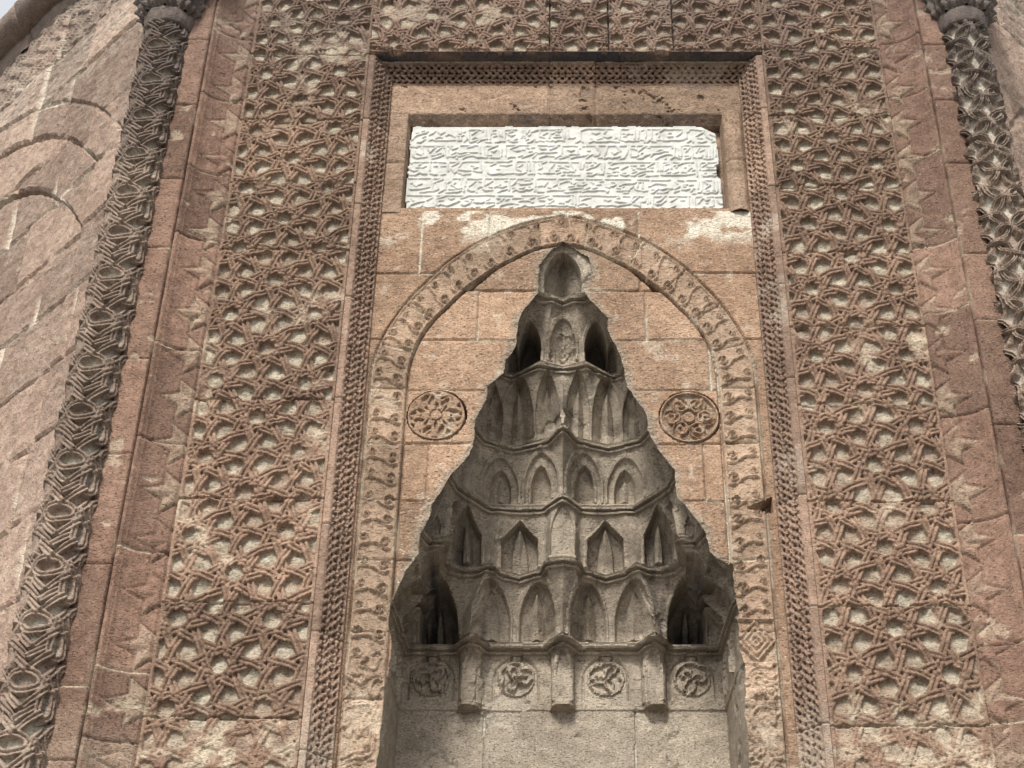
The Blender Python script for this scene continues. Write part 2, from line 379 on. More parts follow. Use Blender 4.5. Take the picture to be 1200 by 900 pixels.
# ---------------------------------------------------------------- cavetto mouldings with half stars, and the flat strips
def cavetto(sgn, label, joints, seed):
    root = empty('cavetto_moulding', (sgn * 2.55, 0, ZB)); tag(root, label, 'moulding', 'cavetto mouldings with half stars')
    U, V, S, Z = grid(2.333, 2.86, ZB, ZT, .0075, .0085)
    t = np.clip((S - 2.345) / .235, 0, 1)
    y = -.10 * (1 - np.sqrt(1 - .96 * t * t)) / .8
    y = np.where(S > 2.578, -.085, y); y = np.where(S > 2.588, -.112, y); y = np.where(S > 2.612, -.07, y); y = np.where(S > 2.626, -.112, y)
    y = np.where(S > 2.80, .12, y)
    y = y + np.where(S < 2.345, .02, 0)
    h = (fbm(S * 20, Z * 20, seed, 4) - .5) * .009 + (fbm(S * 3, Z * 2, seed + 1) - .5) * .012
    # half stars
    pitch = .335; zc = (np.round((Z - ZB) / pitch) * pitch + ZB); dz = Z - zc; dx = S - 2.347
    r = np.hypot(dx, dz); an = np.degrees(np.arctan2(np.abs(dz), np.maximum(dx, 0) + 1e-6))
    rs = np.full(an.shape, .085)
    for (t0, r0), (t1, r1) in (((0, .205), (32, .098)), ((32, .098), (60, .172)), ((60, .172), (90.1, .080))):   # straight-edged star outline
        A0, A1, th = np.radians(t0), np.radians(t1), np.radians(an)
        rs = np.where((an >= t0) & (an <= t1), r0 * r1 * np.sin(A1 - A0) / (r0 * np.sin(th - A0) + r1 * np.sin(A1 - th)), rs)
    k = np.clip(1 - r / rs, 0, 1); star = (r < rs)
    ridge = np.interp(an, [0, 32, 60, 90], [1, .0, 1, .3])
    h = h + np.where(star, .014 * np.minimum(1, k * 2.5) * (.15 + .85 * ridge) * (1 - .4 * (vn(zc * 3.1, zc, seed) > .6)), 0)
    h = h - np.exp(-((r - rs) / .007) ** 2) * .015
    # small triangles between the stars
    z2 = (np.floor((Z - ZB) / pitch) + .5) * pitch + ZB; d2 = np.abs(Z - z2); tri = (dx < .115 - d2 * 1.25) & (dx > .0)
    h = h - np.where(tri, .005, 0) - np.exp(-((dx - .118) / .006) ** 2) * .004
    zj = (Z[:-1, :-1] + Z[1:, 1:]) / 2 + .03 * np.clip((S[:-1, :-1] - 2.45) * 6, -1, 1) * 0
    fid = course_ids(zj, joints); strip = (S[:-1, :-1] > 2.617)
    fid = np.where(strip, 100 + course_ids(zj + .13, joints), fid)
    j, _ = edges_of(fid); jd = dil(j); h = h - jd * .013
    chip = ss(.70, .8, fbm(S * 7, Z * 7, seed + 11)); h = h - chip * .012
    plast = star * ss(.42, .62, fbm(S * 5, Z * 5, seed + 13)) * .5
    low = ss(4.85, 4.5, Z + (fbm(S * 4, Z * 4, seed + 14) - .5) * .3) * .6
    mask = np.stack([plast, np.clip(jd * ss(.45, .7, fbm(S * 5, Z * 5, seed + 15)) * .8 + chip * .4 + low * .6 * fbm(S * 9, Z * 9, 2), 0, 1), tones(fid, S.shape, seed), stains(S, Z, seed) * .8], -1)
    sheet(np.stack([sgn * S, y - h, Z], -1), mask, fid, lambda i: 'strip_stone' if i >= 100 else 'carved_stone', root, M_CAV)
cavetto(-1, 'reddish cavetto moulding with faceted half stars beside the zigzag-laced column', [4.63, 5.05, 5.8, 6.55, 7.25, 8.15, 8.75, 9.45, 10.1], 131)
cavetto(1, 'reddish cavetto moulding with faceted half stars beside the ring-laced column', [4.75, 5.2, 6.0, 6.75, 7.55, 8.1, 8.9, 9.5, 10.05], 151)

# ---------------------------------------------------------------- corner columns
def column(sgn, label, segs, w, seed, zig):
    cx, cy, r = sgn * 2.937, -.08, .158
    root = empty('engaged_column', (cx, cy, ZB)); tag(root, label, 'column', 'carved corner columns')
    A = math.radians(106)
    U, V, S, Z = grid(-A * r, A * r, ZB, 10.06, .0052)
    wx = S + (fbm(S * 5, Z * 5, seed) - .5) * .018; wz = Z + (fbm(S * 5, Z * 5, seed + 1) - .5) * .018
    H = strap_field(U, V, wx, wz, segs, w, side=.0045, groove=.40, gw=.0042, weave=.40)
    er = ss(.72, .86, fbm(S * 3, Z * 2.2, seed + 3)); rub = fbm(S * 14, Z * 14, seed + 4)
    H2 = H * (1 - .6 * er) + er * .6 * rub
    h = -.038 + .045 * H2 + (fbm(S * 30, Z * 30, seed + 5, 3) - .5) * .009
    pk = (1 - ss(.05, .5, H)) * (1 - .5 * er) * ss(.22, .5, fbm(S * 4, Z * 4, seed + 6)) * .95
    th = S / r; R = r + h
    P = np.stack([cx + sgn * R * np.sin(th), cy - R * np.cos(th), Z], -1)
    fid = course_ids((Z[:-1, :-1] + Z[1:, 1:]) / 2, [4.9, 6.15, 7.4, 8.65])
    mask = np.stack([pk, er * .35, tones(fid, S.shape, seed), np.clip(ss(8.4, 10.2, Z) * .5 * (1 - pk * .8), 0, 1)], -1)
    sheet(P, mask, fid, 'shaft_drum', root, M_COLL)
    # plain ring at the neck and a scalloped capital
    def lathe(name, prof, scallop=0, par=root):
        th = np.linspace(-math.pi, math.pi, 97); z = np.array([p[0] for p in prof]); rr = np.array([p[1] for p in prof])
        T, Zz = np.meshgrid(th, z); Rr = np.repeat(rr[:, None], len(th), 1)
        if scallop:
            g = np.abs(np.cos(T * scallop / 2)); Rr = Rr - np.linspace(0.02, .10, len(z))[:, None] * (1 - g) ** 1.3 + .022 * np.cos(T * scallop * 3) * g + .02 * np.sin(Zz * 60) * g
        Rr = Rr + (fbm(T * 5, Zz * 20, seed + 20) - .5) * .026
        mk = np.stack([T * 0, T * 0, T * 0 + .5, T * 0 + .6], -1)
        return sheet(np.stack([cx + Rr * np.sin(T), cy - Rr * np.cos(T), Zz], -1), mk, None, name, par, M_COLL)[0]
    a = np.linspace(-math.pi / 2, math.pi / 2, 12)
    lathe('neck_ring', [(10.035, .150), (10.04, .168), (10.05, .176), (10.10, .182), (10.15, .190), (10.165, .186), (10.17, .15)])
    zz = np.linspace(0, 1, 24)
    cap = lathe('capital', [(10.165 + .42 * q, .185 + .05 * (q > .06) + .11 * q ** 1.6) for q in zz], 8)
    cap2 = lathe('leaf_tier', [(10.585 + .10 * q, .36 + .04 * q) for q in np.linspace(0, 1, 6)] + [(10.69, .05)], 8, cap)
    bx = np.array([[-1, -1], [1, -1], [1, 1], [-1, 1]]) * .40
    v = [(cx + a_, cy + b_, z_) for z_ in (10.69, 10.85) for a_, b_ in bx]
    raw_mesh('abacus', v, [(0, 1, 2, 3), (4, 5, 6, 7), (0, 1, 5, 4), (1, 2, 6, 5), (2, 3, 7, 6), (3, 0, 4, 7)], root, M_COLL)
column(-1, 'dark corner column laced with zigzag straps and pale slots beside the wall with the blind arch', zigzag_segments(.28, .35, 2, ZB, 10.2), .0240, 171, True)
column(1, 'dark corner column laced with overlapping rings and white hollows', ring_segments(.135, .235, .122, 4, ZB, 10.2), .0165, 191, False)
# ---------------------------------------------------------------- recessed field: ashlar, pointed arch band, rosettes
AX = -.02; FY = .17
ARCH_O = [(1.245, 7.10), (1.238, 7.28), (1.195, 7.46), (1.09, 7.694), (.927, 7.938), (.672, 8.211), (.407, 8.385), (.16, 8.484), (0, 8.515)]
ARCH_I = [(1.005, 7.10), (.985, 7.319), (.93, 7.50), (.78, 7.725), (.575, 7.952), (.346, 8.136), (.158, 8.241), (0, 8.271)]
def polar(c):
    a = [math.atan2(z - 7.1, x) for x, z in c]; r = [math.hypot(x, z - 7.1) for x, z in c]; return a, r
OUT_L = [(8.28, -.02), (8.24, -.08), (8.08, -.18), (7.86, -.19), (7.65, -.31), (7.42, -.33), (7.31, -.39), (7.21, -.40), (7.10, -.51), (6.99, -.51), (6.84, -.57), (6.71, -.58), (6.65, -.585), (6.53, -.64), (6.45, -.70), (6.23, -.82), (6.14, -.83), (6.02, -.88), (5.89, -.885), (5.81, -.94), (5.69, -.99), (5.53, -1.035), (5.18, -1.01), (5.09, -1.03), (4.9, -1.03), (4.2, -1.05)]
OUT_R = [(8.28, -.01), (8.25, .06), (8.16, .16), (8.03, .19), (7.92, .12), (7.8, .16), (7.64, .28), (7.56, .27), (7.33, .36), (7.10, .40), (6.87, .53), (6.77, .525), (6.62, .58), (6.47, .68), (6.27, .685), (6.23, .73), (6.04, .85), (5.90, .86), (5.86, .90), (5.81, 1.0), (5.47, 1.01), (5.13, 1.02), (4.2, 1.005)]
def out_x(tab, Z):
    z, x = zip(*tab[::-1]); return np.interp(Z, z, x)
def vine(s, v, seed, W=.245):
    """scrolling leaf relief in band coordinates (metres along, 0..1 across)"""
    pt = .150; k = np.floor(s / pt); sl = s - k * pt; q = v - .5
    j1 = _hash(k, k + 3, seed) - .5; j2 = _hash(k, k + 9, seed) - .5
    s0 = .030 + .026 * np.sin(2 * np.pi * (q * 1.15 + .1 + .12 * j1)) + .022 * ss(.18, .36, q) + .012 * j2
    e = sl - s0; e = np.where(e < -.03, e + pt, e)
    h = np.where(e > 0, np.exp(-e / (.038 + .02 * j1)), 0) * ss(-.46, -.36, q) * ss(.46, .36, q) * (.8 + .2 * np.cos(q * 24 + e * 60))
    for qc, so, rr_ in ((-.25, .055, .036), (.27, .095, .026)):
        dx = (sl - so - .012 * j2); dy = (q - qc - .05 * j1) * W; r = np.hypot(dx, dy); an = np.arctan2(dx, dy)
        sp = np.clip(np.cos((r / (rr_ * .72) - an / 2 / np.pi) * 2 * np.pi) * 1.5, 0, 1) * ss(rr_ + .006, rr_ - .004, r)
        h = np.maximum(h * (1 - .6 * ss(rr_ + .004, rr_ - .006, r)), sp)
    return h
RES = .0072
U, V, X, Z = grid(-1.29, 1.29, ZB, 8.565, RES)
wob = (fbm(X * 7, Z * 7, 203) - .5) * .03 + (fbm(X * 22, Z * 22, 204, 2) - .5) * .010
x = X - AX; ax = np.abs(x)
phi = np.arctan2(Z - 7.1, ax); rad = np.hypot(ax, Z - 7.1)
ao, ro = polar(ARCH_O); ai, ri = polar(ARCH_I)
RO = np.interp(phi, ao, ro); RI = np.interp(phi, ai, ri)
up = Z > 7.1
v = np.where(up, (rad - RI) / (RO - RI), (ax - 1.005) / .24)
s = np.where(up, phi * 1.12, Z - 7.1)
band = (v > 0) & (v < 1)
opening = (Z < 8.285) & (X > out_x(OUT_L, Z) + wob) & (X < out_x(OUT_R, Z) + wob)
RL, RR = (-.825, 6.872), (.785, 6.858)
ros = (np.hypot(X - RL[0], Z - RL[1]) < .186) | (np.hypot(X - RR[0], Z - RR[1]) < .192)
rj_in = np.array([4.55, 4.95, 5.37, 5.836, 6.246, 6.658, 7.064, 7.463, 7.872]); rj_out = np.array([7.463, 8.011])
def mid(a): return a[:-1, :-1]
xm, zm, vm, sm = mid(X), mid(Z), mid(v), mid(s)
rin = np.searchsorted(rj_in, zm + (fbm(xm * 3, zm * 3, 8) - .5) * .012); rout = np.searchsorted(rj_out, zm)
cin = np.zeros(xm.shape, int) + (xm > 0) * 4
for rr, xs in {8: [-.59, .53], 9: [.50], 7: [.93], 6: [], 5: [-.86, .86]}.items():
    for q in xs: cin = cin + ((rin == rr) & (xm > q))
cout = np.zeros(xm.shape, int) + (xm > 0) * 4
for q in (-1.0, -.53, .50): cout = cout + ((rout == 2) & (xm > q))
vs = np.searchsorted(np.array([-2.6, -2.15, -1.73, -1.26, -.85, -.44, -.02, .30, .62, .95, 1.28]), sm) + ((xm > AX) & (sm < 1.62)) * 20
vs = np.where(sm >= 1.62, 60, vs)
fid = np.where(vm <= 0, 100 + rin * 10 + cin, np.where(vm < 1, 300 + vs, 200 + rout * 10 + cout))
fid = np.where(mid(opening) | mid(ros), -1, fid)
j, op = edges_of(fid); jd = dil(j) * (1 - np.clip(dil(dil(op)) * 3, 0, 1))
h = (fbm(X * 5, Z * 5, 210) - .5) * .008 + (fbm(X * 26, Z * 40, 211, 3) - .5) * .008
h = h + (tones(np.maximum(fid, 0), X.shape, 31) - .5) * .010
pitm = 0 * ss(.76, .82, fbm(X * 22, Z * 60, 215, 2)); h = h - pitm * .007
# the band
vi = vine(s + (fbm(X * 8, Z * 8, 220) - .5) * .03, v + (fbm(X * 8, Z * 8, 221) - .5) * .10, 5)
lowz = 5.22
dense = ss(.42, .58, fbm(X * 19, Z * 16, 230, 2)) * .6 + .7 * ss(.008, .0, np.abs(np.mod(fbm(X * 6, Z * 6, 231, 2) * .9, .12) - .06) - .008)
vi = np.where(Z < lowz, np.clip(dense, 0, 1.1), vi)
dm = np.abs(x - 1.12) / .115 + np.abs(Z - 5.31) / .135
diam = np.where(dm < 1, .35 + .65 * (np.abs(np.mod(dm * 3.2, 1) - .5) > .23), -.6)
dreg = (x > 1.0) & (Z > 5.16) & (Z < 5.46); vi = np.where(dreg, np.where(np.abs(Z - 5.31) > .135, .9, diam), vi)
er = ss(.60, .78, fbm(X * 3.5, Z * 3.5, 240)); vi = vi * (1 - .65 * er) + er * .3
fillet = np.maximum(ss(.10, .06, v), ss(.90, .94, v)) * ((v < .98) & (v > .02))
hb = -.004 + np.maximum(vi * .026, fillet * .018)
h = np.where(band, h + hb, h)
h = np.where(v <= 0, h - .010, h)
gr = np.exp(-(np.minimum(np.abs(v), np.abs(v - 1)) * .245 / .010) ** 2); h = h - gr * .015 * (.5 + fbm(X * 4, Z * 4, 250))
h = h - jd * .013
crk = ss(.70, .76, fbm(X * 5, Z * 5, 260)) * ss(.08, .0, np.abs(v)) * up; h = h - crk * .05          # broken mortar along the arch
notch = ((v < -.02) & (v > -.34) & (Z > 7.878) & (np.abs(ax - .635 + (Z - 7.9) * .9) < .045 + .03 * (fbm(X * 12, Z * 12, 261) - .5))) | ((x > 1.13) & (x < 1.285) & (np.abs(Z - 6.205 - (x - 1.2) * .15) < .005 + (x - 1.13) * .32))
h = h - notch * .11
nr = (np.hypot(X - RL[0], Z - RL[1]) < .21) | (np.hypot(X - RR[0], Z - RR[1]) < .21)
h = np.where((op > 0) & nr, h - .10, h)
eL, eR = out_x(OUT_L, Z) + wob, out_x(OUT_R, Z) + wob          # trim the cut edge onto the outline of the opening
XS = np.where(np.abs(X - eL) < np.abs(X - eR), eL, eR); XS = np.where((op > 0) & ~nr & (Z < 8.28), np.clip(XS, X - 1.4 * RES, X + 1.4 * RES), X)
pl = jd * ss(.42, .65, fbm(X * 4, Z * 4, 270)) * .85
pl = pl + ss(.56, .62, fbm(X * 3.2, Z * 5, 271) + .10 * ss(8.40, 8.53, Z)) * ss(8.22, 8.42, Z) * (v > 1) * .9
pl = pl + ss(.70, .76, fbm(X * 9, Z * 9, 272)) * .25
near = np.minimum(np.abs(X - out_x(OUT_L, Z)), np.abs(X - out_x(OUT_R, Z))); edge_g = ss(.07, .0, near + (fbm(X * 12, Z * 12, 273) - .5) * .08) * (Z < 8.3) * (Z > 5.5)
pl = pl + band * er * .35 + band * ss(5.6, 4.7, Z) * .35 * fbm(X * 10, Z * 10, 275)
h = h + edge_g * (fbm(X * 18, Z * 18, 276) - .4) * .03
mask = np.stack([np.clip(edge_g * .8 + band * (1 - ss(.1, .6, vi)) * .25, 0, 1), np.clip(pl, 0, 1), tones(np.maximum(fid, 0), X.shape, 33), pitm * .3], -1)
P = np.stack([XS, FY - h, Z], -1)
f_wall = empty('recessed_ashlar_field', (0, FY, ZB)); tag(f_wall, 'pink tuff ashlar wall around the muqarnas niche, below the white inscription', 'stone wall')
f_arch = empty('pointed_arch_band', (0, FY, ZB)); tag(f_arch, 'tan pointed arch band carved with scrolling leaves around the niche', 'arch')
sheet(P, mask, np.where(fid >= 300, -1, fid), 'ashlar_block', f_wall, M_FIELD, smooth=False)
sheet(P, mask, np.where(fid < 300, -1, fid), 'carved_voussoir', f_arch, M_ARCH)

def rosette(c, R, seed, kind, label):
    root = empty('carved_rosette', (c[0], FY, c[1])); tag(root, label, 'rosette', 'round carved rosettes beside the niche')
    r = np.linspace(0.0005, R, 52); t = np.linspace(0, 2 * math.pi, 161); T, Rr = np.meshgrid(t, r); q = Rr / R
    xx = Rr * np.cos(T); zz = Rr * np.sin(T)
    wq = q + (fbm(xx * 20 + 5, zz * 20 + 5, seed) - .5) * .10; wT = T + (fbm(xx * 14 + 9, zz * 14, seed + 1) - .5) * .30
    rim = ss(.90, .93, wq)
    if kind == 0:
        pet = np.abs(np.cos(wT * 3)); a = np.clip(np.cos((wq * 3.0 - pet * 1.1) * np.pi) * 1.6, 0, 1); b = np.clip(np.cos((wq * 2.2 + np.abs(np.sin(wT * 4)) * 1.2) * np.pi * 1.1) * 1.4, 0, 1)
        c_ = np.clip(np.cos((wq * 4.2 + np.abs(np.cos(wT * 4 + .4)) * 1.6) * np.pi) * 1.5, 0, 1); H = np.maximum(np.maximum(a, b * .9), c_ * .8) * ss(.18, .26, wq)
    else:
        k = 6; ca = np.round(wT / (2 * np.pi / k)) * 2 * np.pi / k
        dx = wq * np.cos(wT - ca) - .56; dy = wq * np.sin(wT - ca); rr = np.hypot(dx, dy); sp = np.arctan2(dy, dx)
        H = np.clip(np.cos((rr / .17 - sp / 2 / np.pi) * 2 * np.pi) * 1.5, 0, 1) * ss(.36, .28, rr)
        H = np.maximum(H, np.clip(np.cos((wq * 1.9 + np.abs(np.sin(wT * k / 2)) * .9) * np.pi * 1.3), 0, 1) * .7 * ss(.25, .35, wq))
    H = np.maximum(H, ss(.24, .17, wq) * 1.0)
    h = -.022 + .026 * np.maximum(H, rim) + (fbm(xx * 40 + 3, zz * 40, seed + 3, 2) - .5) * .008
    h = np.where(q > .985, -.07, h)
    mk = np.stack([(1 - ss(.1, .5, np.maximum(H, rim))) * .35, T * 0 + ss(.6, .75, fbm(xx * 12, zz * 12, seed + 5)) * .3, T * 0 + .35, T * 0], -1)
    o = sheet(np.stack([c[0] + xx, FY - h, c[1] + zz], -1), mk, None, 'carved_disc', root, M_FIELD)[0]
rosette(RL, .184, 301, 0, 'round rosette of interlaced petals on the zigzag-column side of the niche')
rosette(RR, .190, 321, 1, 'round rosette of six curled leaves around a boss, on the ring-column side of the niche')

# ---------------------------------------------------------------- inscription slab and its frame
root = empty('inscription_frame', (0, FY, 8.56)); tag(root, 'plain tan stone frame above and beside the white inscription slab', 'frame')
q, zs, ys = zip(*[(0, 9.80, .20), (.02, 9.785, .172), (.06, 9.72, .17), (.285, 9.505, .17), (.30, 9.495, .176), (.385, 9.437, .236), (.42, 9.43, .30)])
U, V, X, S = grid(-1.29, 1.29, 0, .42, .012, .010)
hh = (fbm(X * 6, S * 6, 330) - .5) * .014 + (fbm(X * 30, S * 30, 331, 3) - .5) * .012 - ss(.68, .75, fbm(X * 8, S * 8, 332)) * .02
fid = np.searchsorted(np.array([-.12, .22]), X[:-1, :-1]); j, _ = edges_of(fid); hh -= dil(j) * .02
mk = np.stack([X * 0, dil(j) * .1, tones(fid, X.shape, 5), np.clip(ss(.27, .30, S) * .35 + ss(.62, .75, fbm(X * 3, S * 6, 333)) * .4, 0, 1)], -1)  # alpha: painted shade on the downward bevel, plus random dark blotches
sheet(np.stack([X, np.interp(S, q, ys) - hh, np.interp(S, q, zs) - hh * .4], -1), mk, fid, 'head_block', root, M_ARCH, smooth=False)
for sg in (-1, 1):
    U, V, S, Z = grid(0, .24, 8.556, 9.50, .012)
    if sg > 0: pr = [(0, 1.292, .18), (.015, 1.288, .17), (.05, 1.262, .140), (.09, 1.22, .128), (.13, 1.175, .14), (.165, 1.145, .17), (.24, 1.130, .26)]
    else: pr = [(0, 1.292, .175), (.02, 1.285, .17), (.15, 1.160, .17), (.16, 1.152, .176), (.24, 1.137, .26)]
    q, xs, ys = zip(*pr)
    hh = (fbm(S * 9, Z * 9, 340 + sg) - .5) * .016 + (fbm(S * 30, Z * 30, 342, 3) - .5) * .010
    fid = np.searchsorted(np.array([9.02]), Z[:-1, :-1]); j, _ = edges_of(fid); hh -= dil(j) * .012
    mk = np.stack([S * 0, S * 0, tones(fid, S.shape, 8), S * 0], -1)
    sheet(np.stack([sg * np.interp(S, q, xs), np.interp(S, q, ys) - hh, Z], -1), mk, fid, 'jamb_block', root, M_ARCH, smooth=False)
raw_mesh('backing', [(-1.29, .30, 8.5), (1.29, .30, 8.5), (1.29, .30, 9.9), (-1.29, .30, 9.9)], [(0, 1, 2, 3)], root, M_ARCH)
_v = [(x_, y_, z_) for z_ in (8.562, 8.600) for x_, y_ in ((-1.285, .176), (1.285, .176), (1.285, .299), (-1.285, .299))]
raw_mesh('sill', _v, [(0, 1, 2, 3), (4, 5, 6, 7), (0, 1, 5, 4), (1, 2, 6, 5), (2, 3, 7, 6), (3, 0, 4, 7)], root, M_FIELD)

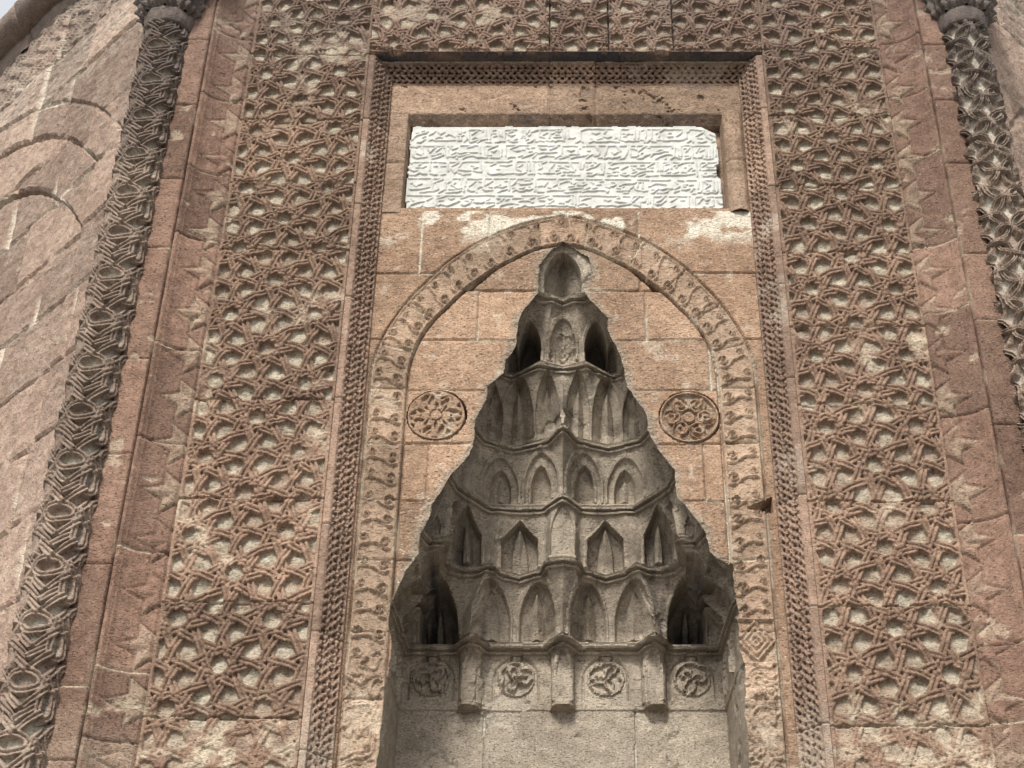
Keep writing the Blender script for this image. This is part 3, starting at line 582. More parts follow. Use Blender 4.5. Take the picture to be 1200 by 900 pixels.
STROKES = "-1121,796,-1092,839,-1021,867,-1011,881;-1094,867,-1073,867;-1053,881,-1037,888;-996,846,-974,860,-954,884;-933,877,-911,853,-886,877;-1081,775,-1057,772,-1028,800;-1044,821,-1024,832;-991,793,-971,803,-949,789,-805,796;-950,810,-920,824,-901,819;-874,839,-854,853,-827,842,-808,828;-782,874,-764,877,-768,856,-781,860;-791,839,-780,832;-759,835,-744,846;-787,803,-764,814,-763,793,-784,789;-745,874,-704,895,-616,895;-722,874,-720,810,-737,782;-712,881,-706,803,-695,775,-659,786,-629,803;-687,853,-652,881;-681,810,-666,824,-639,814;-640,772,-618,793,-572,810;-613,895,-605,877;-587,895,-582,810;-1128,737,-1040,737;-1030,737,-885,738;-856,737,-828,737;-761,742,-637,742;-1120,730,-1081,727;-1106,664,-1102,636,-1075,619,-1003,630;-1084,692,-1077,664,-1046,650;-1045,727,-1031,664;-1003,713,-996,692;-985,674,-966,699,-944,723;-939,685,-905,720;-971,643,-943,650;-928,657,-902,668;-967,612,-921,630,-884,650,-887,671;-884,720,-874,720,-859,623;-849,734,-821,702,-786,720;-825,657,-795,678;-834,636,-813,630,-783,654;-853,706,-849,630;-779,674,-758,664,-728,674,-640,674;-778,636,-701,657;-741,612,-716,630,-675,643,-633,626,-566,626;-714,720,-673,734;-792,616,-787,614;-626,734,-619,664;-590,740,-582,636;-1119,575,-1108,568;-1098,580,-1042,580;-1032,578,-1006,581;-996,580,-965,581;-947,580,-929,581;-914,578,-862,575;-834,580,-775,580;-750,581,-683,585;-673,585,-617,585;-1063,547,-1046,564;-1075,530,-1044,530;-1029,527,-1004,544;-948,540,-927,540;-897,540,-866,544;-820,540,-775,575;-824,520,-803,499;-768,534,-745,581;-677,547,-651,540;-660,520,-635,534;-1121,527,-1115,506,-1093,493,-1063,503;-980,575,-974,499;-852,568,-843,493;-616,575,-611,499;-1117,459,-1076,459,-1047,482,-1026,466,-1000,466;-970,472,-939,459,-924,462;-893,459,-863,466;-824,513,-797,476,-782,493;-771,479,-745,466;-735,459,-684,469;-772,506,-685,499;-660,499,-634,486,-608,486,-604,499;-1123,425,-1069,425;-1049,425,-963,425;-937,422,-881,424;-805,422,-779,422;-764,422,-739,425;-700,420,-606,420;-581,422,-555,422;-1115,331,-1104,321,-1033,324,-969,348;-1102,378,-1092,381;-1081,364,-1065,351;-1053,361,-1026,374;-1032,294,-947,307;-957,418,-941,304;-935,385,-881,415;-919,371,-907,324,-932,311;-901,294,-876,311,-862,331;-859,391,-856,318;-839,385,-814,408;-817,358,-788,385;-814,405,-807,358,-776,331;-831,324,-796,324;-850,294,-774,297,-744,311;-744,418,-740,331,-760,331;-727,391,-724,304;-717,398,-716,351;-701,358,-694,318,-673,304,-643,311;-690,351,-646,395;-621,395,-605,391;-624,331,-619,344,-599,344;-638,318,-633,294;-588,324,-572,307,-552,307;-1121,266,-1020,264;-1005,263,-939,264;-919,263,-556,266;-1102,159,-1096,178,-1042,201,-1002,211;-1094,238,-1078,218;-1121,211,-1108,215;-1049,152,-1029,152,-1006,182;-1000,165,-974,149,-934,159;-983,221,-939,251;-934,258,-929,159;-919,264,-915,178;-905,238,-858,258;-897,215,-867,218;-900,172,-885,185,-839,168,-810,178,-756,211,-741,208;-827,241,-812,228,-792,238;-742,238,-687,264;-741,211,-734,178,-709,172,-679,188,-670,211;-711,218,-685,215;-853,145,-798,145;-778,145,-698,142,-658,155;-650,205,-629,195,-620,205;-619,198,-589,198,-575,211;-671,234,-656,231;-643,145,-628,162;-618,159,-608,159;-603,142,-568,145;-560,218,-550,224;-606,895,-586,895;-554,895,-552,803;-543,853,-538,888,-513,895;-527,863,-512,860;-527,832,-506,839;-603,796,-573,807;-582,775,-546,775;-517,779,-489,779,-468,786,-448,779,-447,888;-489,888,-480,839;-468,888,-464,832;-440,895,-362,899;-434,860,-387,881;-423,853,-397,835,-371,849;-422,796,-406,796;-375,796,-357,807;-406,782,-380,775,-354,779;-320,895,-321,817;-299,895,-283,856,-268,895;-272,839,-257,853;-309,839,-303,835;-298,817,-290,817;-287,796,-272,807;-276,772,-256,775,-230,800;-252,874,-210,895,-138,899;-189,832,-153,817;-190,881,-189,839;-174,839,-135,870;-222,782,-204,779;-194,789,-158,786;-142,796,-126,789;-127,899,-18,901,-12,832;-101,860,-85,867;-70,884,-49,877,-39,888;-70,846,-49,849;-85,824,-75,821,-38,828;-117,874,-116,817;-111,786,-95,793,-80,782,-54,793,-12,789;-2,888,-7,817;-576,738,-524,740;-431,743,-276,744;-199,744,-136,743;-121,740,-46,743;-28,738,19,739;-562,706,-534,723,-493,744;-538,688,-523,678,-500,699;-570,713,-568,643;-598,626,-578,619;-555,647,-537,647;-547,623,-521,619,-480,623;-487,713,-485,630;-467,727,-465,636;-436,727,-434,636;-399,709,-348,734;-379,692,-353,685,-330,692;-314,699,-299,699;-418,619,-398,630,-367,626;-341,633,-311,643;-315,619,-270,643,-239,657,-213,678,-198,664;-286,720,-271,713;-265,681,-244,685;-245,720,-229,720;-188,720,-172,706,-147,709;-187,668,-162,674,-136,668,-64,678;-113,702,-64,730;-238,623,-213,657;-192,623,-146,640,-79,636;-74,619,-38,650;-43,650,-12,626,-43,616;-28,734,-28,664;-2,643,19,636;-582,585,-505,581;-494,585,-428,585;-353,583,-294,585;-274,588,-264,588;-238,587,-217,587;-200,587,-166,585;-171,568,-141,585;-117,583,-53,581;-43,583,18,581;-540,547,-502,568;-471,551,-437,547;-427,544,-391,557;-493,513,-477,516;-423,581,-392,595;-356,575,-355,527;-337,537,-314,557;-350,513,-324,496;-279,568,-278,499;-258,568,-255,499;-233,568,-232,499;-192,568,-171,527;-196,513,-176,520;-104,527,-84,561;-53,547,-38,544;-58,520,-28,527;-68,499,-48,506;-7,520,18,513;-2,544,18,544;-564,506,-558,472,-537,462,-471,469,-451,466,-374,476;-359,472,-339,466,-308,472,-283,482;-267,466,-237,472;-232,513,-226,466;-201,479,-181,472;-160,476,-135,472,-84,476;-120,513,-125,486;-66,472,-38,482;-28,455,-12,462;-12,486,18,486;-582,422,-536,422;-516,422,-414,422;-401,420,-353,422;-340,420,-241,422;-203,422,-66,422;-48,422,18,422;-565,368,-525,401;-582,411,-575,358;-589,324,-568,307,-523,314;-547,344,-529,341;-506,341,-489,351,-469,364;-486,348,-453,338,-423,354;-434,398,-419,398;-480,297,-452,311,-412,324;-404,405,-402,311;-382,358,-362,381,-348,411;-292,406,-256,406;-337,381,-322,368,-266,371,-241,385;-379,334,-362,334;-374,304,-356,318,-326,301,-300,304,-285,318,-260,314,-230,334;-329,331,-301,331,-296,344;-261,351,-255,344;-223,378,-222,304;-215,351,-218,405;-195,354,-169,358;-154,351,-129,391;-210,324,-194,297,-159,301;-124,344,-108,338;-88,351,-63,368,-60,411;-128,309,-103,314,-17,311;-40,381,18,398;-53,371,-43,331,-12,318;-7,297,18,297;-587,266,-507,266;-486,264,-380,264;-310,264,-214,266;-199,264,-153,266;-143,258,-123,264;-90,266,-17,266;-7,264,18,264;-563,224,-541,234;-586,208,-575,205;-560,198,-540,198,-505,201;-556,155,-539,162,-504,178;-486,251,-483,238,-465,234;-485,198,-475,201;-460,211,-440,234;-420,224,-403,234;-478,142,-459,172,-414,188,-364,195;-428,139,-378,159;-377,238,-350,241,-304,238;-249,238,-224,248;-329,211,-304,218,-244,215;-238,201,-228,208;-359,188,-339,185;-338,159,-318,155,-288,175,-263,162,-218,162,-148,178;-194,241,-153,251;-183,218,-153,215;-123,244,-118,231,-98,234;-120,191,-88,218;-135,168,-102,172,-12,168;-208,145,-152,142;-127,142,-82,144;-47,198,-32,198;-20,238,-17,191;8,211,18,215;-2,172,18,172;-14,881,-8,810;18,895,20,810;25,810,44,817;49,810,70,824;106,881,122,891,153,906,346,902;106,874,108,796;75,772,95,782,108,796,126,775;195,867,220,856,247,867;181,814,191,803;230,800,262,814;173,772,204,789,230,775,292,779,344,782,385,775;272,828,303,817,334,828;283,860,299,888;356,895,363,810;372,888,373,817;385,888,386,803;398,881,396,796;409,899,455,901;418,860,434,856;423,832,438,833;444,849,465,860;406,793,437,779,458,789,489,782,531,786;475,853,486,853;502,888,500,803;533,888,529,810;546,796,572,793;572,772,604,803;554,888,580,895;-19,738,80,738;149,738,219,738;242,740,286,739;395,737,436,738;478,739,498,739;524,737,586,740;12,699,38,685,59,699;-8,643,38,654,100,656;-18,623,-3,630;38,619,79,630,136,643;85,713,90,671;103,720,105,713;121,734,131,734;159,692,175,692;151,619,172,643,198,657,208,640,234,643,234,664;146,643,162,657;219,734,244,685,244,657;302,734,291,678,280,643;302,737,364,738,379,720,396,685;332,681,350,657,378,678;236,623,264,626,279,612,310,626,331,619,372,623,393,636;392,612,418,616,440,657,454,706;467,727,468,650;482,713,513,699;475,633,506,633,524,650;528,685,554,713,586,737;516,616,552,619,578,650,599,664;548,664,558,671;-18,581,23,580;38,581,99,580;146,580,182,581;310,578,340,578;387,578,561,580;579,580,597,580;-3,547,17,540;-18,527,22,506;30,568,68,506;-18,489,58,489;102,568,104,513;130,564,120,513;151,554,153,527;181,547,194,554;150,506,176,520,207,534,248,571;207,585,217,575;258,568,260,513;330,557,351,571,374,575;274,575,276,527;314,527,339,520,375,534;401,513,421,527,447,544;470,547,504,546;540,551,560,554;513,527,539,519,564,523;475,527,477,520;482,506,493,510;339,489,375,489;533,489,574,499;12,459,48,459;63,455,99,459;153,479,186,479;155,455,185,452,232,482;231,469,267,466,273,520;298,479,318,476;300,452,328,459;338,459,369,452,369,469;390,486,395,462,425,449,456,462;400,476,425,476;476,476,507,493;466,452,491,449,522,476,569,496;522,449,547,459,568,472;578,449,593,455;-18,422,38,422;73,418,124,417;150,417,190,418;205,418,256,417;284,418,338,417;353,416,460,417;516,415,592,410;-18,388,12,401;27,405,38,385;55,374,73,388;22,348,58,350;83,391,88,361,119,358,149,374;124,388,139,385;27,324,63,328,119,338;7,294,83,305;101,304,134,321,169,341;185,391,200,378;220,364,248,368;246,395,266,398;189,328,220,338;118,297,154,307,209,309,275,309,295,291,305,311;288,348,311,338;330,388,345,385;311,350,336,350,357,368;382,358,413,374,484,378,505,391;520,388,550,388;364,334,387,331;366,307,402,309,437,307,452,311;407,348,413,351;458,328,483,351;493,331,508,314,533,309;514,371,511,344;545,371,546,331;543,307,579,311;411,288,442,290;-8,264,52,266;100,261,249,261;259,258,370,258;405,256,451,256;471,256,521,256;532,254,557,254;2,211,32,231;42,251,47,191;68,258,70,185;88,251,90,172;115,224,133,231,176,241;105,185,128,191,148,182;100,155,127,149,173,162;180,139,198,139,213,165,253,178;253,175,283,168,333,172,363,165,414,175,454,185;268,139,333,139;274,224,299,211,319,224;354,211,379,199,424,198,454,185;365,241,380,241;465,198,485,218,511,244;471,244,464,191;477,182,509,172,524,165,523,211;463,132,513,145;540,205,560,205,569,238;-18,168,-3,168;27,165,62,162;564,142,584,145;600,899,699,899;661,856,688,877,715,899,861,899;746,902,783,906;626,888,624,810;584,881,582,817;680,881,679,824;744,832,749,824,780,828;755,863,768,863;806,832,833,853,852,881;589,772,613,796,628,779,654,775;664,793,690,793;704,814,706,789,742,789,779,793,830,793,862,800;866,895,864,803;881,891,880,810;891,874,902,884;908,899,929,901;952,835,984,856,1005,874;929,902,970,895,1011,888;1016,867,1029,824,1064,800;1051,853,1097,828;961,814,992,814;887,775,913,796,928,775;964,775,995,775,1022,786;1063,775,1084,782;608,737,771,738;770,720,796,721;836,739,844,739;859,742,906,740;916,737,1040,740;564,720,585,737;595,720,610,720;561,630,577,643,614,661;616,636,629,661,665,668,712,681,738,681;661,688,682,699,700,695;648,612,685,636,716,647,747,654,768,650;720,612,725,616;759,612,788,633,813,616,828,616;791,720,783,636;814,720,814,636;833,734,834,636;858,713,873,713;867,681,905,723;860,643,896,643;859,612,895,619,901,636;922,636,941,619;915,713,917,643,926,623;944,674,967,716;975,685,1012,702;957,623,983,626,986,650;998,616,1023,609,1059,616;1017,692,1019,636;1044,720,1045,636;1062,716,1060,623;1088,713,1084,636;1106,720,1103,623;575,580,637,580;657,580,663,580;706,578,750,578;775,578,888,576;903,578,919,580;975,575,1001,578;1021,575,1088,578;589,537,626,568,637,578;558,520,569,523;610,527,625,530;657,568,660,499;677,568,678,499;693,568,693,499;718,554,744,564;716,499,737,520;754,568,758,520;777,547,805,551,842,571,872,575;855,527,860,527;794,527,805,554;874,499,896,520;910,499,926,506;892,554,906,520;939,568,938,499;964,568,964,506;983,537,1015,561;1014,534,1060,530;1066,544,1105,568;982,503,1018,506,1110,508;581,499,624,499;582,449,658,455;725,476,751,486;771,472,807,486;833,482,863,482;684,462,709,455,745,459,760,452,842,455,924,469;941,499,941,445;996,476,1006,476;975,466,984,445,1014,445,1035,452,1060,445,1097,462;1051,469,1083,480;555,410,593,410;616,408,743,410;799,405,840,403;865,406,931,408;987,405,1053,406;615,361,640,378,676,371,711,368;591,348,604,354;613,321,628,321;552,304,578,311;605,288,622,288,643,311,662,331;650,291,683,288;677,324,694,321,715,328,760,328;698,291,719,294,729,311;786,391,798,371;775,324,812,351;774,297,805,311;838,364,868,368;842,348,852,348;826,318,856,314,882,328;883,361,904,364;891,301,902,318;907,331,917,328;900,281,920,284;946,398,945,331;969,398,972,318,956,294,936,291;987,398,1006,374,1030,361,993,331;1002,311,1018,312;1043,311,1058,312;977,304,981,288,1006,284,1032,294,1067,288,1078,304,1078,398;1055,398,1054,331;1101,398,1100,291;624,254,712,258;735,256,879,256;919,251,964,252;1004,251,1045,254;1062,251,1108,254;554,211,558,244;581,244,579,191;598,244,597,198;616,244,616,178;645,205,671,221,697,251;632,191,639,178,669,182,706,218;562,139,578,152,603,145,608,165;618,165,633,139,658,139,678,152,708,145;743,208,782,238;811,218,839,218;728,145,748,152,774,168;778,145,818,145;829,152,848,142,869,152,868,244;898,244,898,139;913,238,911,139;936,191,963,231,973,238;979,241,998,218,1018,231;994,195,1004,195;970,162,980,162;1015,160,1032,162;944,145,946,145;995,159,1008,132,1038,132,1059,142;1043,224,1043,172;1073,224,1082,198,1101,182,1107,198;1064,136,1099,145,1105,162"
root = empty('inscription_slab', (0, .235, 8.6)); tag(root, 'white marble slab with five lines of raised Arabic inscription, one corner broken', 'inscription')
U, V, X, Z = grid(-1.135, 1.125, 8.598, 9.437, .0048)
segs = []
for st in STROKES.split(';'):
    a = [int(k) / 1000 for k in st.split(',')]; p = [(a[i], a[i + 1] + 8.5) for i in range(0, len(a), 2)]
    L_ = len(p) - 1
    for k, (p0, p1) in enumerate(zip(p, p[1:])): segs.append((*p0, *p1, -.5 if k == 0 else .3, -.5 if k == L_ - 1 else .3))
H = strap_field(U, V, X + (fbm(X * 25, Z * 25, 360) - .5) * .008, Z + (fbm(X * 25, Z * 25, 361) - .5) * .008, segs, .0092, cap=True, side=.005, groove=0, weave=.25)
h = H * .0105 + (fbm(X * 3, Z * 3, 362) - .5) * .006 + (fbm(X * 40, Z * 40, 363, 2) - .5) * .003
xl = -1.128 + (9.43 - Z) * -.011 + (fbm(Z * 9, Z * 0, 364) - .5) * .02; xr = 1.095 + (9.43 - Z) * .027 + (fbm(Z * 9, Z * 0, 365) - .5) * .02 - ss(.62, .7, fbm(Z * 5, Z * 0 + 4, 366)) * .02
cut = (X < xl) | (X > xr) | (Z - 9.43 > (.99 - X) * .62 + (fbm(X * 20, Z * 20, 3) - .5) * .02) | (Z > 9.432 + (fbm(X * 12, Z * 0, 9) - .5) * .008) | (Z < 8.606 + (fbm(X * 15, Z * 0, 10) - .5) * .012)
fid = np.where(mid(cut), -1, 0); _, op = edges_of(fid); h = np.where(op > 0, -.05, h)
mk = np.stack([ss(.2, .8, H) * .5, ss(.62, .75, fbm(X * 4, Z * 9, 370)) * .25, X * 0 + .5, X * 0], -1)
sheet(np.stack([X, .235 - h, Z], -1), mk, fid, 'lettered_face', root, M_PLAQ)

# ---------------------------------------------------------------- muqarnas niche
TIERS = [
 (4.20, [(0, 1.06, .20), (.5, 1.04, 1.12), (1, 0, 1.12)]),
 (5.262, [(0, 1.06, .20), (.5, 1.03, 1.12), (1, 0, 1.12)]),
 (5.274, [(0, 1.06, .20), (.5, 1.02, 1.11), (.655, .705, 1.11), (.672, .660, 1.11), (.677, .655, 1.06), (.688, .625, 1.015), (.712, .545, 1.015), (.723, .515, 1.06), (.728, .510, 1.11), (.954, .075, 1.11), (.960, .070, 1.06), (.978, .040, 1.015), (1, 0, 1.015)]),
 (5.67, [(0, 1.06, .20), (.5, 1.01, 1.06), (.66, .695, 1.06), (.70, .585, .88), (.74, .475, 1.05), (.94, .11, 1.05), (1, 0, .88)]),
 (6.11, [(0, .90, .20), (.1, .89, .30), (.22, .82, .45), (.30, .72, .42), (.42, .76, .68), (.50, .71, .78), (.57, .63, .84), (.63, .54, .83), (.68, .47, .77), (.72, .42, .86), (.84, .28, .95), (.93, .12, .84), (.95, .09, .71), (1, 0, .69)]),
 (6.54, [(0, .74, .20), (.35, .70, .48), (.5, .58, .64), (.62, .47, .79), (.8, .28, .80), (.92, .11, .79), (1, 0, .63)]),
 (6.95, [(0, .62, .20), (.35, .58, .46), (.48, .52, .60), (.70, .30, .70), (.92, .08, .60), (1, 0, .43)]),
 (7.45, [(0, .45, .20), (.3, .41, .56), (.45, .33, .60), (.70, .15, .43), (1, 0, .50)]),
 (7.89, [(0, .22, .20), (.4, .13, .26), (.75, .06, .28), (1, 0, .33)]),
 (8.31, [(0, .05, .20), (1, 0, .205)])]
zr = np.concatenate([np.arange(ZB, 5.2, .02), np.arange(5.2, 8.30, .0098)])
zr = np.unique(np.round(np.concatenate([zr] + [np.arange(t[0] - .048, t[0] + .012, .0045) for t in TIERS[2:9]]), 4))
uu = np.concatenate([np.linspace(0, .5, 46), np.linspace(.5, 1, 132)[1:]])
u2 = np.concatenate([uu, uu[::-1][1:]]); sg = np.concatenate([np.full(len(uu), -1.), np.full(len(uu) - 1, 1.)]); sg[len(uu) - 1] = 0
tz = np.array([t[0] for t in TIERS])
def poly(t, u):
    a = np.array(t[1]); return np.interp(u, a[:, 0], a[:, 1]), np.interp(u, a[:, 0], a[:, 2])
m, n = len(zr), len(u2)
XX = np.zeros((m, n)); YY = np.zeros((m, n)); TI = np.zeros(m, int)
XE = np.maximum(np.abs(out_x(OUT_L, zr) - AX), np.abs(out_x(OUT_R, zr) - AX)) + .05
for k, z in enumerate(zr):
    i = min(max(np.searchsorted(tz, z, side='right') - 1, 0), len(TIERS) - 2); TI[k] = i
    t = (z - tz[i]) / (tz[i + 1] - tz[i])
    x0, y0 = poly(TIERS[i], uu); x1, y1 = poly(TIERS[i + 1], uu)
    if i == 0: sft = t
    elif i == 2: sft = max(0, (t - .78) / .22) ** 1.5
    elif i == 8: sft = t ** 1.6
    else: sft = max(0, (t - .22) / .78) ** 1.08
    x_ = x0 + (x1 - x0) * sft; y_ = y0 + (y1 - y0) * sft
    # ledge: wall of the tier stands back behind the ledge it rises from
    w = np.clip(1 - uu / .18, 0, 1)
    x_ = x_ + w * (XE[k] - x_[0]); y_ = y_ + w * (.21 - y_[0])
    XX[k] = np.concatenate([-x_, x_[::-1][1:]]); YY[k] = np.concatenate([y_, y_[::-1][1:]])
ZZ = np.repeat(zr[:, None], n, 1); UU = np.repeat(u2[None], m, 0)
dx = np.gradient(XX, axis=1); dy = np.gradient(YY, axis=1); ln = np.hypot(dx, dy) + 1e-9
NX, NY = dy / ln, -dx / ln                                       # towards the viewer / the niche axis
H = np.zeros((m, n))
for zi in tz[3:9]:
    d = ZZ - zi; dd = d + (fbm(XX * 9, ZZ * 9, 401) - .5) * .004
    H += np.where((dd > -.016) & (dd < .0), .030, 0) + np.where((dd > -.026) & (dd <= -.016), .002, 0) + np.where((dd > -.042) & (dd <= -.026), .018, 0)
    H += np.where(dd >= 0, -.012, 0) * ss(.26, .04, dd)
    H += np.where((dd > .030) & (dd < .042), .008, 0)           # low fillet above the ledge
H *= ss(.02, .10, UU)
REC = np.zeros((m, n)); CELL_SHADE = np.zeros((m, n)); axx = np.abs(XX)
def arch(xc, hw, zb, zt, depth, fold=0, frame=1, soot_shade=0, gable=False):
    zs = zb + (zt - zb) * (.58 if gable else .42)
    tt = np.clip((ZZ - zs) / (zt - zs), 0, 1); wz = hw * np.where(ZZ < zs, 1, np.sqrt(np.clip(1 - tt ** 1.35, 0, 1)))
    if gable: wz = hw * np.where(ZZ < zs, 1, 1 - tt)                   # straight-sided pointed head
    d = np.where((ZZ > zb) & (ZZ < zt), wz - np.abs(axx - xc), -1)
    ins = ss(0, .012, d)
    global REC, CELL_SHADE, H
    REC = REC + ins * depth + ins * fold * np.clip(1 - np.abs(axx - xc) / (wz + 1e-6), 0, 1)
    if frame and gable:
        H = H + np.where((d > -.016) & (d < 0), .009, 0)
    elif frame:
        dO = np.where((ZZ > zb - .0) & (ZZ < zt + .05), hw * np.where(ZZ < zs, 1, np.sqrt(np.clip(1 - (np.clip((ZZ - zs) / (zt + .03 - zs), 0, 1)) ** 1.35, 0, 1))) + .016 - np.abs(axx - xc), -1)
        H = H + np.where((dO > 0) & (d < 0), .009, 0)
    CELL_SHADE = np.maximum(CELL_SHADE, ins * soot_shade)  # shade of the deep hollow painted into the recess colour
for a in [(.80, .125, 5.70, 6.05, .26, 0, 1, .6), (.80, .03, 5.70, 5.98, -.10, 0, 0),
          (.455, .118, 5.71, 6.05, .026, .050, 1), (.165, .115, 5.71, 6.05, .026, .050, 1),
          (.28, .120, 6.150, 6.47, .075, 0, 1, .1, True), (.28, .055, 6.15, 6.43, -.02, -.045, 0), (.62, .090, 6.15, 6.49, .09, 0, 1, .1, True), (.62, .03, 6.15, 6.4, -.06, 0, 0),
          (.41, .115, 6.585, 6.86, .014, 0, 1), (.41, .070, 6.60, 6.80, .030, .02, 0), (.145, .110, 6.585, 6.88, .014, 0, 1), (.145, .065, 6.60, 6.81, .035, 0, 1, .0),
          (.30, .105, 6.985, 7.42, .015, .085, 0, 0), (.105, .085, 6.985, 7.42, .012, .07, 0), (.475, .08, 6.985, 7.36, .02, .07, 0, 0),
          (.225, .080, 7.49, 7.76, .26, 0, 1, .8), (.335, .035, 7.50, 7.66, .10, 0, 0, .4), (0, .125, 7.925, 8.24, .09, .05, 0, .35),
          (.57, .055, 5.30, 5.62, .012, 0, 1), (0, .05, 5.30, 5.62, .012, 0, 1), (.455, .055, 5.72, 6.00, 0, -.085, 0), (.165, .055, 5.72, 6.00, 0, -.085, 0), (.62, .04, 6.17, 6.40, 0, -.05, 0), (.41, .03, 6.62, 6.77, 0, -.025, 0), (.30, .045, 6.99, 7.33, 0, -.085, 0), (.105, .04, 6.99, 7.33, 0, -.07, 0), (.475, .035, 6.99, 7.28, 0, -.06, 0), (0, .085, 6.17, 6.5, .02, .02, 0), (.94, .05, 5.74, 6.0, .02, 0, 1), (0, .09, 7.5, 7.78, .012, 0, 1)]:
    arch(*a)
def side_arch(yc, hw, zb, zt, depth, umax=.46):
    global H
    zs = zb + (zt - zb) * .42
    tt = np.clip((ZZ - zs) / (zt - zs), 0, 1); wz = hw * np.where(ZZ < zs, 1, np.sqrt(np.clip(1 - tt ** 1.35, 0, 1)))
    d = np.where((ZZ > zb) & (ZZ < zt) & (UU < umax), wz - np.abs(YY - yc), -1)
    H = H - ss(0, .02, d) * depth + np.where((d > -.025) & (d < 0), .014, 0) * (UU < umax)
for a in [(.40, .10, 5.74, 6.02, .04), (.68, .12, 5.72, 6.04, .05), (.90, .08, 5.72, 6.02, .05), (.34, .07, 6.16, 6.44, .05), (.56, .09, 6.16, 6.46, .07), (.36, .07, 6.58, 6.86, .04), (.52, .05, 6.58, 6.84, .04), (.40, .07, 7.0, 7.3, .04), (.5, .16, 5.33, 5.60, .012), (.85, .16, 5.33, 5.60, .012)]:
    side_arch(*a)
# medallions between the pilasters
MR = np.zeros((m, n))
for xc in (-.835, -.295, .275, .825):
    r = np.hypot(XX - AX * 0 - xc, ZZ - 5.475); an = np.arctan2(ZZ - 5.475, XX - xc)
    wav = fbm(XX * 26 + xc * 7, ZZ * 26, 421, 2)
    fl = np.clip(np.cos((r / .085 + .35 * np.sin(an * 3 + xc * 5) + wav * .8) * 2 * np.pi) * 1.3, 0, 1)
    MR += np.where(r < .105, -.012 + fl * .028, 0) + np.where((r >= .105) & (r < .117), .014, 0)
    MR += -.016 * np.exp(-((r - .142) / .007) ** 2) * (ZZ > 5.455) * (np.abs(XX - xc) > .035)
    MR += -.014 * np.exp(-((np.abs(XX - xc) - .145) / .007) ** 2) * (ZZ < 5.46) * (ZZ > 5.33) * (np.abs(XX - xc) < .2)
    MR += -.014 * (np.abs(np.abs(XX - xc) - .035) < .007) * (ZZ > 5.60) * (ZZ < 5.635) - .014 * (np.abs(ZZ - 5.632) < .007) * (np.abs(XX - xc) < .038)
MR *= (ZZ > 5.285) & (ZZ < 5.65) & (UU > .505)
H += MR
HP = np.where((axx < .10) & (ZZ > 7.5) & (ZZ < 7.70), ss(.5, .62, fbm(XX * 34, ZZ * 34, 430, 2)) * .012, 0); H += HP
H += (fbm(XX * 6 + YY * 5, ZZ * 6, 405) - .5) * .007 + (fbm(XX * 24 + YY * 20, ZZ * 24, 406, 3) - .5) * .006
brk = ss(.66, .74, fbm(XX * 5 + YY * 4, ZZ * 5, 407)); H -= brk * .014
jn = ((np.minimum(np.abs(XX + .49), np.abs(XX - .455)) < .006) & (ZZ < 5.262)).astype(float); H -= jn * .012
X3 = XX + AX + NX * H; Y3 = YY + NY * H + REC * ss(.0, .1, UU)
vv = [.52, .70, .845, .99]
cell = np.searchsorted(np.array([.24, .5, .70, .845]), (UU[:-1, :-1] + UU[1:, 1:]) / 2)
fid = np.repeat(TI[:-1, None], n - 1, 1) * 100 + np.where(np.arange(n - 1)[None] < len(uu) - 1, 0, 50) + cell
fid = np.where((fid // 100) == 0, (XX[:-1, :-1] > -.49) * 1 + (XX[:-1, :-1] > .455) * 1 + np.where(UU[:-1, :-1] < .5, 5, 0) * np.where(np.arange(n - 1)[None] < len(uu), 1, 2), fid)
fid = np.where((fid // 100) == 1, fid % 100 + 200, fid)
drip = ss(.55, .75, fbm(XX * 14, ZZ * 1.4, 440)) * ss(7.6, 5.9, ZZ) * ss(5.3, 5.75, ZZ) * .5 * (axx > .45)
mask = np.stack([ss(.5, .75, fbm(XX * 3 + 5, ZZ * 3, 441)) * .5, jn * .9 + brk * .25, .5 + (tones(fid, XX.shape, 61) - .5) * .35, np.clip(CELL_SHADE * .9 + drip + ss(.6, .8, fbm(XX * 5, ZZ * 5, 442)) * .35 * (ZZ > 5.6), 0, 1)], -1)  # alpha: painted cell shade together with drips and random stains
root = empty('muqarnas_niche', (AX, .6, ZB)); tag(root, 'grey-brown muqarnas niche with stacked pointed cells, medallions and brackets', 'niche')
def nm(i):
    i = int(i)
    if i < 100: return 'back_wall_block' if i < 5 else 'reveal'
    return {2: 'medallion_panel'}.get(i // 100, 'muqarnas_cell')
zc_, xc_ = (ZZ[:-1, :-1] + ZZ[1:, 1:]) / 2, (XX[:-1, :-1] + XX[1:, 1:]) / 2
med = np.full(fid.shape, -1)
for k, xc in enumerate((-.835, -.295, .275, .825)): med = np.where((np.hypot(xc_ - xc, zc_ - 5.475) < .118) & (fid // 100 == 2), k, med)
P3 = np.stack([X3, Y3, ZZ], -1)
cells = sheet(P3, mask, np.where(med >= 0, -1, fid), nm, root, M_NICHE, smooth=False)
panel_of = {k: cells[int(np.bincount(fid[med == k]).argmax())] for k in range(4) if (med == k).any()}
for k, pan in panel_of.items():                              # each medallion belongs to the panel around it
    o = sheet(P3, mask, np.where(med == k, k, -1), 'medallion', None, M_NICHE, smooth=False)[k]
    o.parent = pan; o.location = (0, 0, 0)

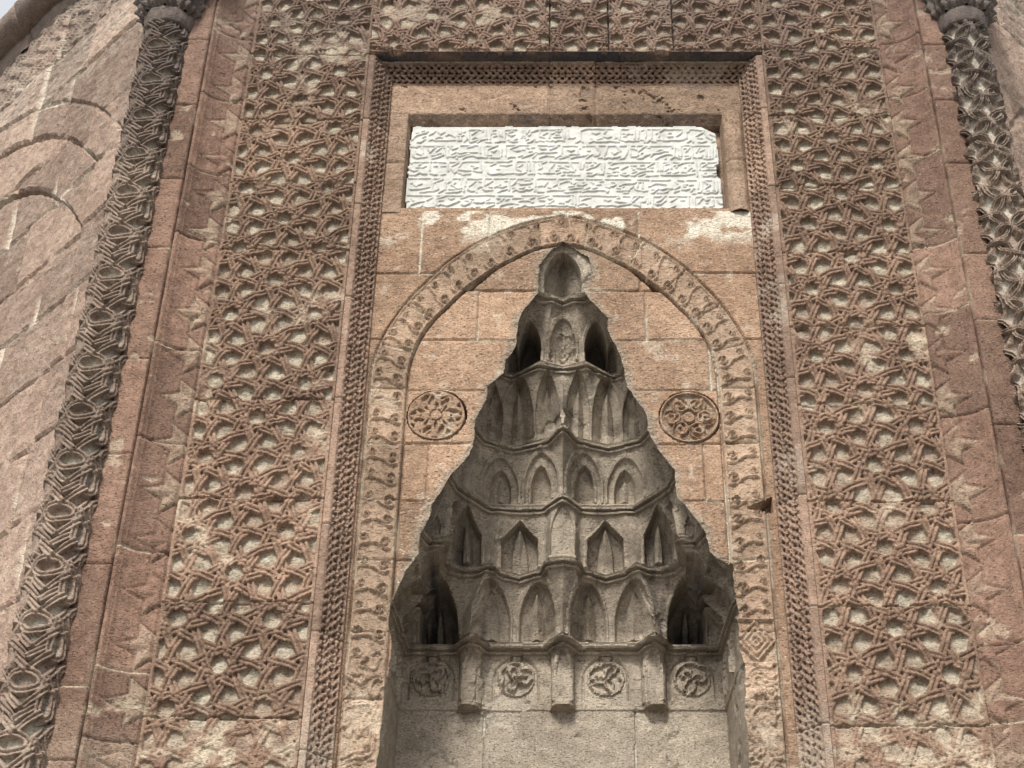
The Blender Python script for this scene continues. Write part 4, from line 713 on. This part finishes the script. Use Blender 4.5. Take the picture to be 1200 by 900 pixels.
# ---------------------------------------------------------------- octagonal drum: flanking walls, cornice, body
AL = math.radians(43.5)
def wall(sgn, label, res, seed, smax):
    p0 = np.array([sgn * 2.90, -.06]); D = np.array([sgn * math.cos(AL), math.sin(AL)]); N = np.array([sgn * math.sin(AL), -math.cos(AL)])
    root = empty('drum_wall', (p0[0], p0[1], ZB)); tag(root, label, 'stone wall', 'walls of the octagonal drum')
    V = np.linspace(ZB, 11.96, int((11.96 - ZB) / (res * 1.1))); U = np.concatenate([np.arange(-.05, 1.5, res), np.arange(1.5, smax, res * 1.9)]); S, Z = np.meshgrid(U, V)
    o = [(.54, 9.45), (.6, 9.59), (.9, 9.91), (1.35, 10.3), (1.74, 10.55), (2.4, 10.86), (2.79, 10.97), (3.3, 11.05), (6, 11.05)]
    a2 = [(.84, 9.37), (1.15, 9.69), (1.58, 10.08), (1.98, 10.32), (2.37, 10.5), (2.62, 10.55), (3.3, 10.7), (6, 10.7)]
    a3 = [(.85, 8.72), (1.16, 9.06), (1.38, 9.32), (1.58, 9.51), (1.99, 9.79), (2.36, 9.91), (3.3, 10.0), (6, 10)]
    sm_ = lambda tab: np.polyval(np.polyfit([p[0] for p in tab[:-1]], [p[1] for p in tab[:-1]], 3), np.minimum(S, 3.3)); zo, z2, z3 = sm_(o), sm_(a2), sm_(a3)
    w = (fbm(S * 4, Z * 4, seed) - .5) * .012
    ring = (S > .54) & (Z + w < zo) & ~((S > .84) & (Z < z2)) & (Z > 9.30 + (S - .54) * .2); in2 = (S > .84) & (Z + w < z2); in3 = (S > .85) & (Z + w < z3) & (Z > 8.6)
    zj = np.array([4.40, 5.02, 5.63, 6.25, 6.87, 7.48, 8.10, 8.72, 9.34, 9.95, 10.75, 11.28])
    c = lambda q: (q[:-1, :-1] + q[1:, 1:]) / 2
    sc, zc = c(S), c(Z); row = np.searchsorted(zj, zc + (fbm(sc * 2, zc * 2, seed + 2) - .5) * .03)
    wid = .72 + .35 * _hash(row, row, seed); colm = np.floor((sc + _hash(row, row + 7, seed) * .6) / wid).astype(int) + 1
    base = row * 20 + colm
    fid = np.where(c(ring.astype(float)) > .5, 2000 + np.floor(sc / .55).astype(int), base)
    fid = np.where(c(in2.astype(float)) > .5, 1000 + base, fid); fid = np.where(c(in3.astype(float)) > .5, 1500 + base, fid)
    j, _ = edges_of(fid); jd = dil(j)
    h = (fbm(S * 4, Z * 4, seed + 3) - .5) * .02 + (fbm(S * 16, Z * 22, seed + 4, 3) - .5) * .018 + (tones(fid, S.shape, seed + 5) - .5) * .016
    h = h - in2 * .022 - in3 * .038 - jd * .024 * ss(.25, .5, fbm(S * 3, Z * 3, seed + 6))
    fr = (Z > 11.30); chev = np.abs(np.mod(S * 2.2 + np.abs(np.mod(Z * 2.6, 1) - .5) * 1.2, .5) - .25) * 4
    h = h + np.where(fr, (ss(.3, .7, chev) - .5) * .018 * (.5 + fbm(S * 5, Z * 5, seed + 7)), 0)
    rough = ss(10.3, 11.2, Z); h = h + rough * (fbm(S * 9, Z * 14, seed + 8) - .5) * .03
    pl = jd * ss(.5, .68, fbm(S * 1.6, Z * 1.6, seed + 9)) * .95 + ss(.60, .68, fbm(S * 12, Z * 20, seed + 10)) * (.15 + .35 * rough)
    mask = np.stack([S * 0 + rough * .35 * fbm(S * 3, Z * 3, seed + 11), np.clip(pl, 0, 1), tones(fid, S.shape, seed + 5), ss(10.5, 11.9, Z) * .25], -1)
    P = np.stack([p0[0] + D[0] * S + N[0] * h, p0[1] + D[1] * S + N[1] * h, Z], -1)
    sheet(P, mask, fid, 'ashlar_block', root, M_WALL, smooth=False)
    # cornice: dark cove, fat roll, fillets
    prof = [(0, 11.94), (.03, 12.0), (.05, 12.06)] + [(.10 + .15 * math.cos(a), 12.24 + .15 * math.sin(a)) for a in np.linspace(-2.0, 2.0, 14)] + [(.06, 12.39), (.10, 12.41), (.12, 12.47), (.13, 12.52), (-.3, 12.54)]
    q = np.linspace(0, 1, len(prof)); pp = np.array(prof); sU = np.linspace(-.3, smax, 160)
    SS, Q = np.meshgrid(sU, q); O = np.repeat(pp[:, :1], len(sU), 1) + (fbm(SS * 6, Q * 30, seed + 20) - .5) * .05; Zc = np.repeat(pp[:, 1:], len(sU), 1) + (fbm(SS * 6, Q * 30, seed + 21) - .5) * .03
    cr = empty('cornice', (p0[0], p0[1], 11.94)); tag(cr, label.replace('drum wall', 'cornice with a fat weathered roll above the drum wall'), 'cornice', 'cornices of the octagonal drum')
    fidc = np.repeat(np.floor(sU[:-1] / .9).astype(int)[None] + 1, len(q) - 1, 0); jj, _ = edges_of(fidc); O = O - jj * .03
    mk = np.stack([SS * 0, SS * 0 + .15, tones(fidc, SS.shape, seed), SS * 0 + .55], -1)
    sheet(np.stack([p0[0] + D[0] * SS + N[0] * O, p0[1] + D[1] * SS + N[1] * O, Zc], -1), mk, fidc, 'cornice_block', cr, M_WALL)
wall(-1, 'pale pink ashlar drum wall with a blind arch behind the zigzag-laced column', .0145, 501, 3.9)
wall(1, 'pale pink ashlar drum wall behind the ring-laced column', .024, 541, 3.9)

# solid body behind the carved front: octagon with a low pyramid roof, front closed above and below the carved zone
a0 = 2.86; side = 5.72; pts = [(-a0, .05), (a0, .05)]; d = 0
ang = math.radians(0)
for k in range(1, 7):
    ang += math.radians(45); pts.append((pts[-1][0] + side * math.cos(ang), pts[-1][1] + side * math.sin(ang)))
root = empty('tomb_drum', (0, 6.9, 0)); tag(root, 'octagonal stone tomb body behind the carved portal', 'building')
vv_ = [(x_, y_, z_) for z_ in (-.2, 12.5) for x_, y_ in pts]
raw_mesh('drum_shell', vv_, [(k, (k + 1) % 8, (k + 1) % 8 + 8, k + 8) for k in range(1, 8)], root, M_WALL)
raw_mesh('roof', [(x_, y_, 12.5) for x_, y_ in pts] + [(0, 6.95, 17.5)], [(k, (k + 1) % 8, 8) for k in range(8)], root, M_WALL)
def box(name, lo, hi, par, mat):
    (x0, y0, z0), (x1, y1, z1) = lo, hi
    v = [(x0, y0, z0), (x1, y0, z0), (x1, y1, z0), (x0, y1, z0), (x0, y0, z1), (x1, y0, z1), (x1, y1, z1), (x0, y1, z1)]
    return raw_mesh(name, v, [(0, 3, 2, 1), (4, 5, 6, 7), (0, 1, 5, 4), (1, 2, 6, 5), (2, 3, 7, 6), (3, 0, 4, 7)], par, mat)
box('upper_wall', (-2.85, -.02, 10.72), (2.85, 1.6, 12.5), root, M_WALL)
box('inner_wall', (-2.80, 1.45, 0), (2.80, 1.7, 10.72), root, M_WALL)
for k in range(7):                                   # plain courses below the carved zone, a doorway between them
    z0, z1 = k * .6, k * .6 + .594
    for sg in (-1, 1):
        for q, (xa, xb) in enumerate(((1.06, 1.7), (1.705, 2.3), (2.305, 2.85))):
            box('plinth_stone', (min(sg * xa, sg * xb), .012 * ((k + q) % 2), z0), (max(sg * xa, sg * xb), 1.44, z1), root, M_CAV)
            if q == 2: pass
box('door_lintel', (-1.05, .9, 2.6), (1.05, 1.44, 4.19), root, M_NICHE)

# ---------------------------------------------------------------- ground
g = 150.0; n = 40
U, V, X, Y = grid(-g, g, -g, g, 2 * g / n)
o = sheet(np.stack([X, Y, X * 0], -1), np.tile(np.array([0, 0, .5, 0.]), (n + 1, n + 1, 1)), None, 'ground', None, M_GROUND)[0]
tag(o, kind='structure')
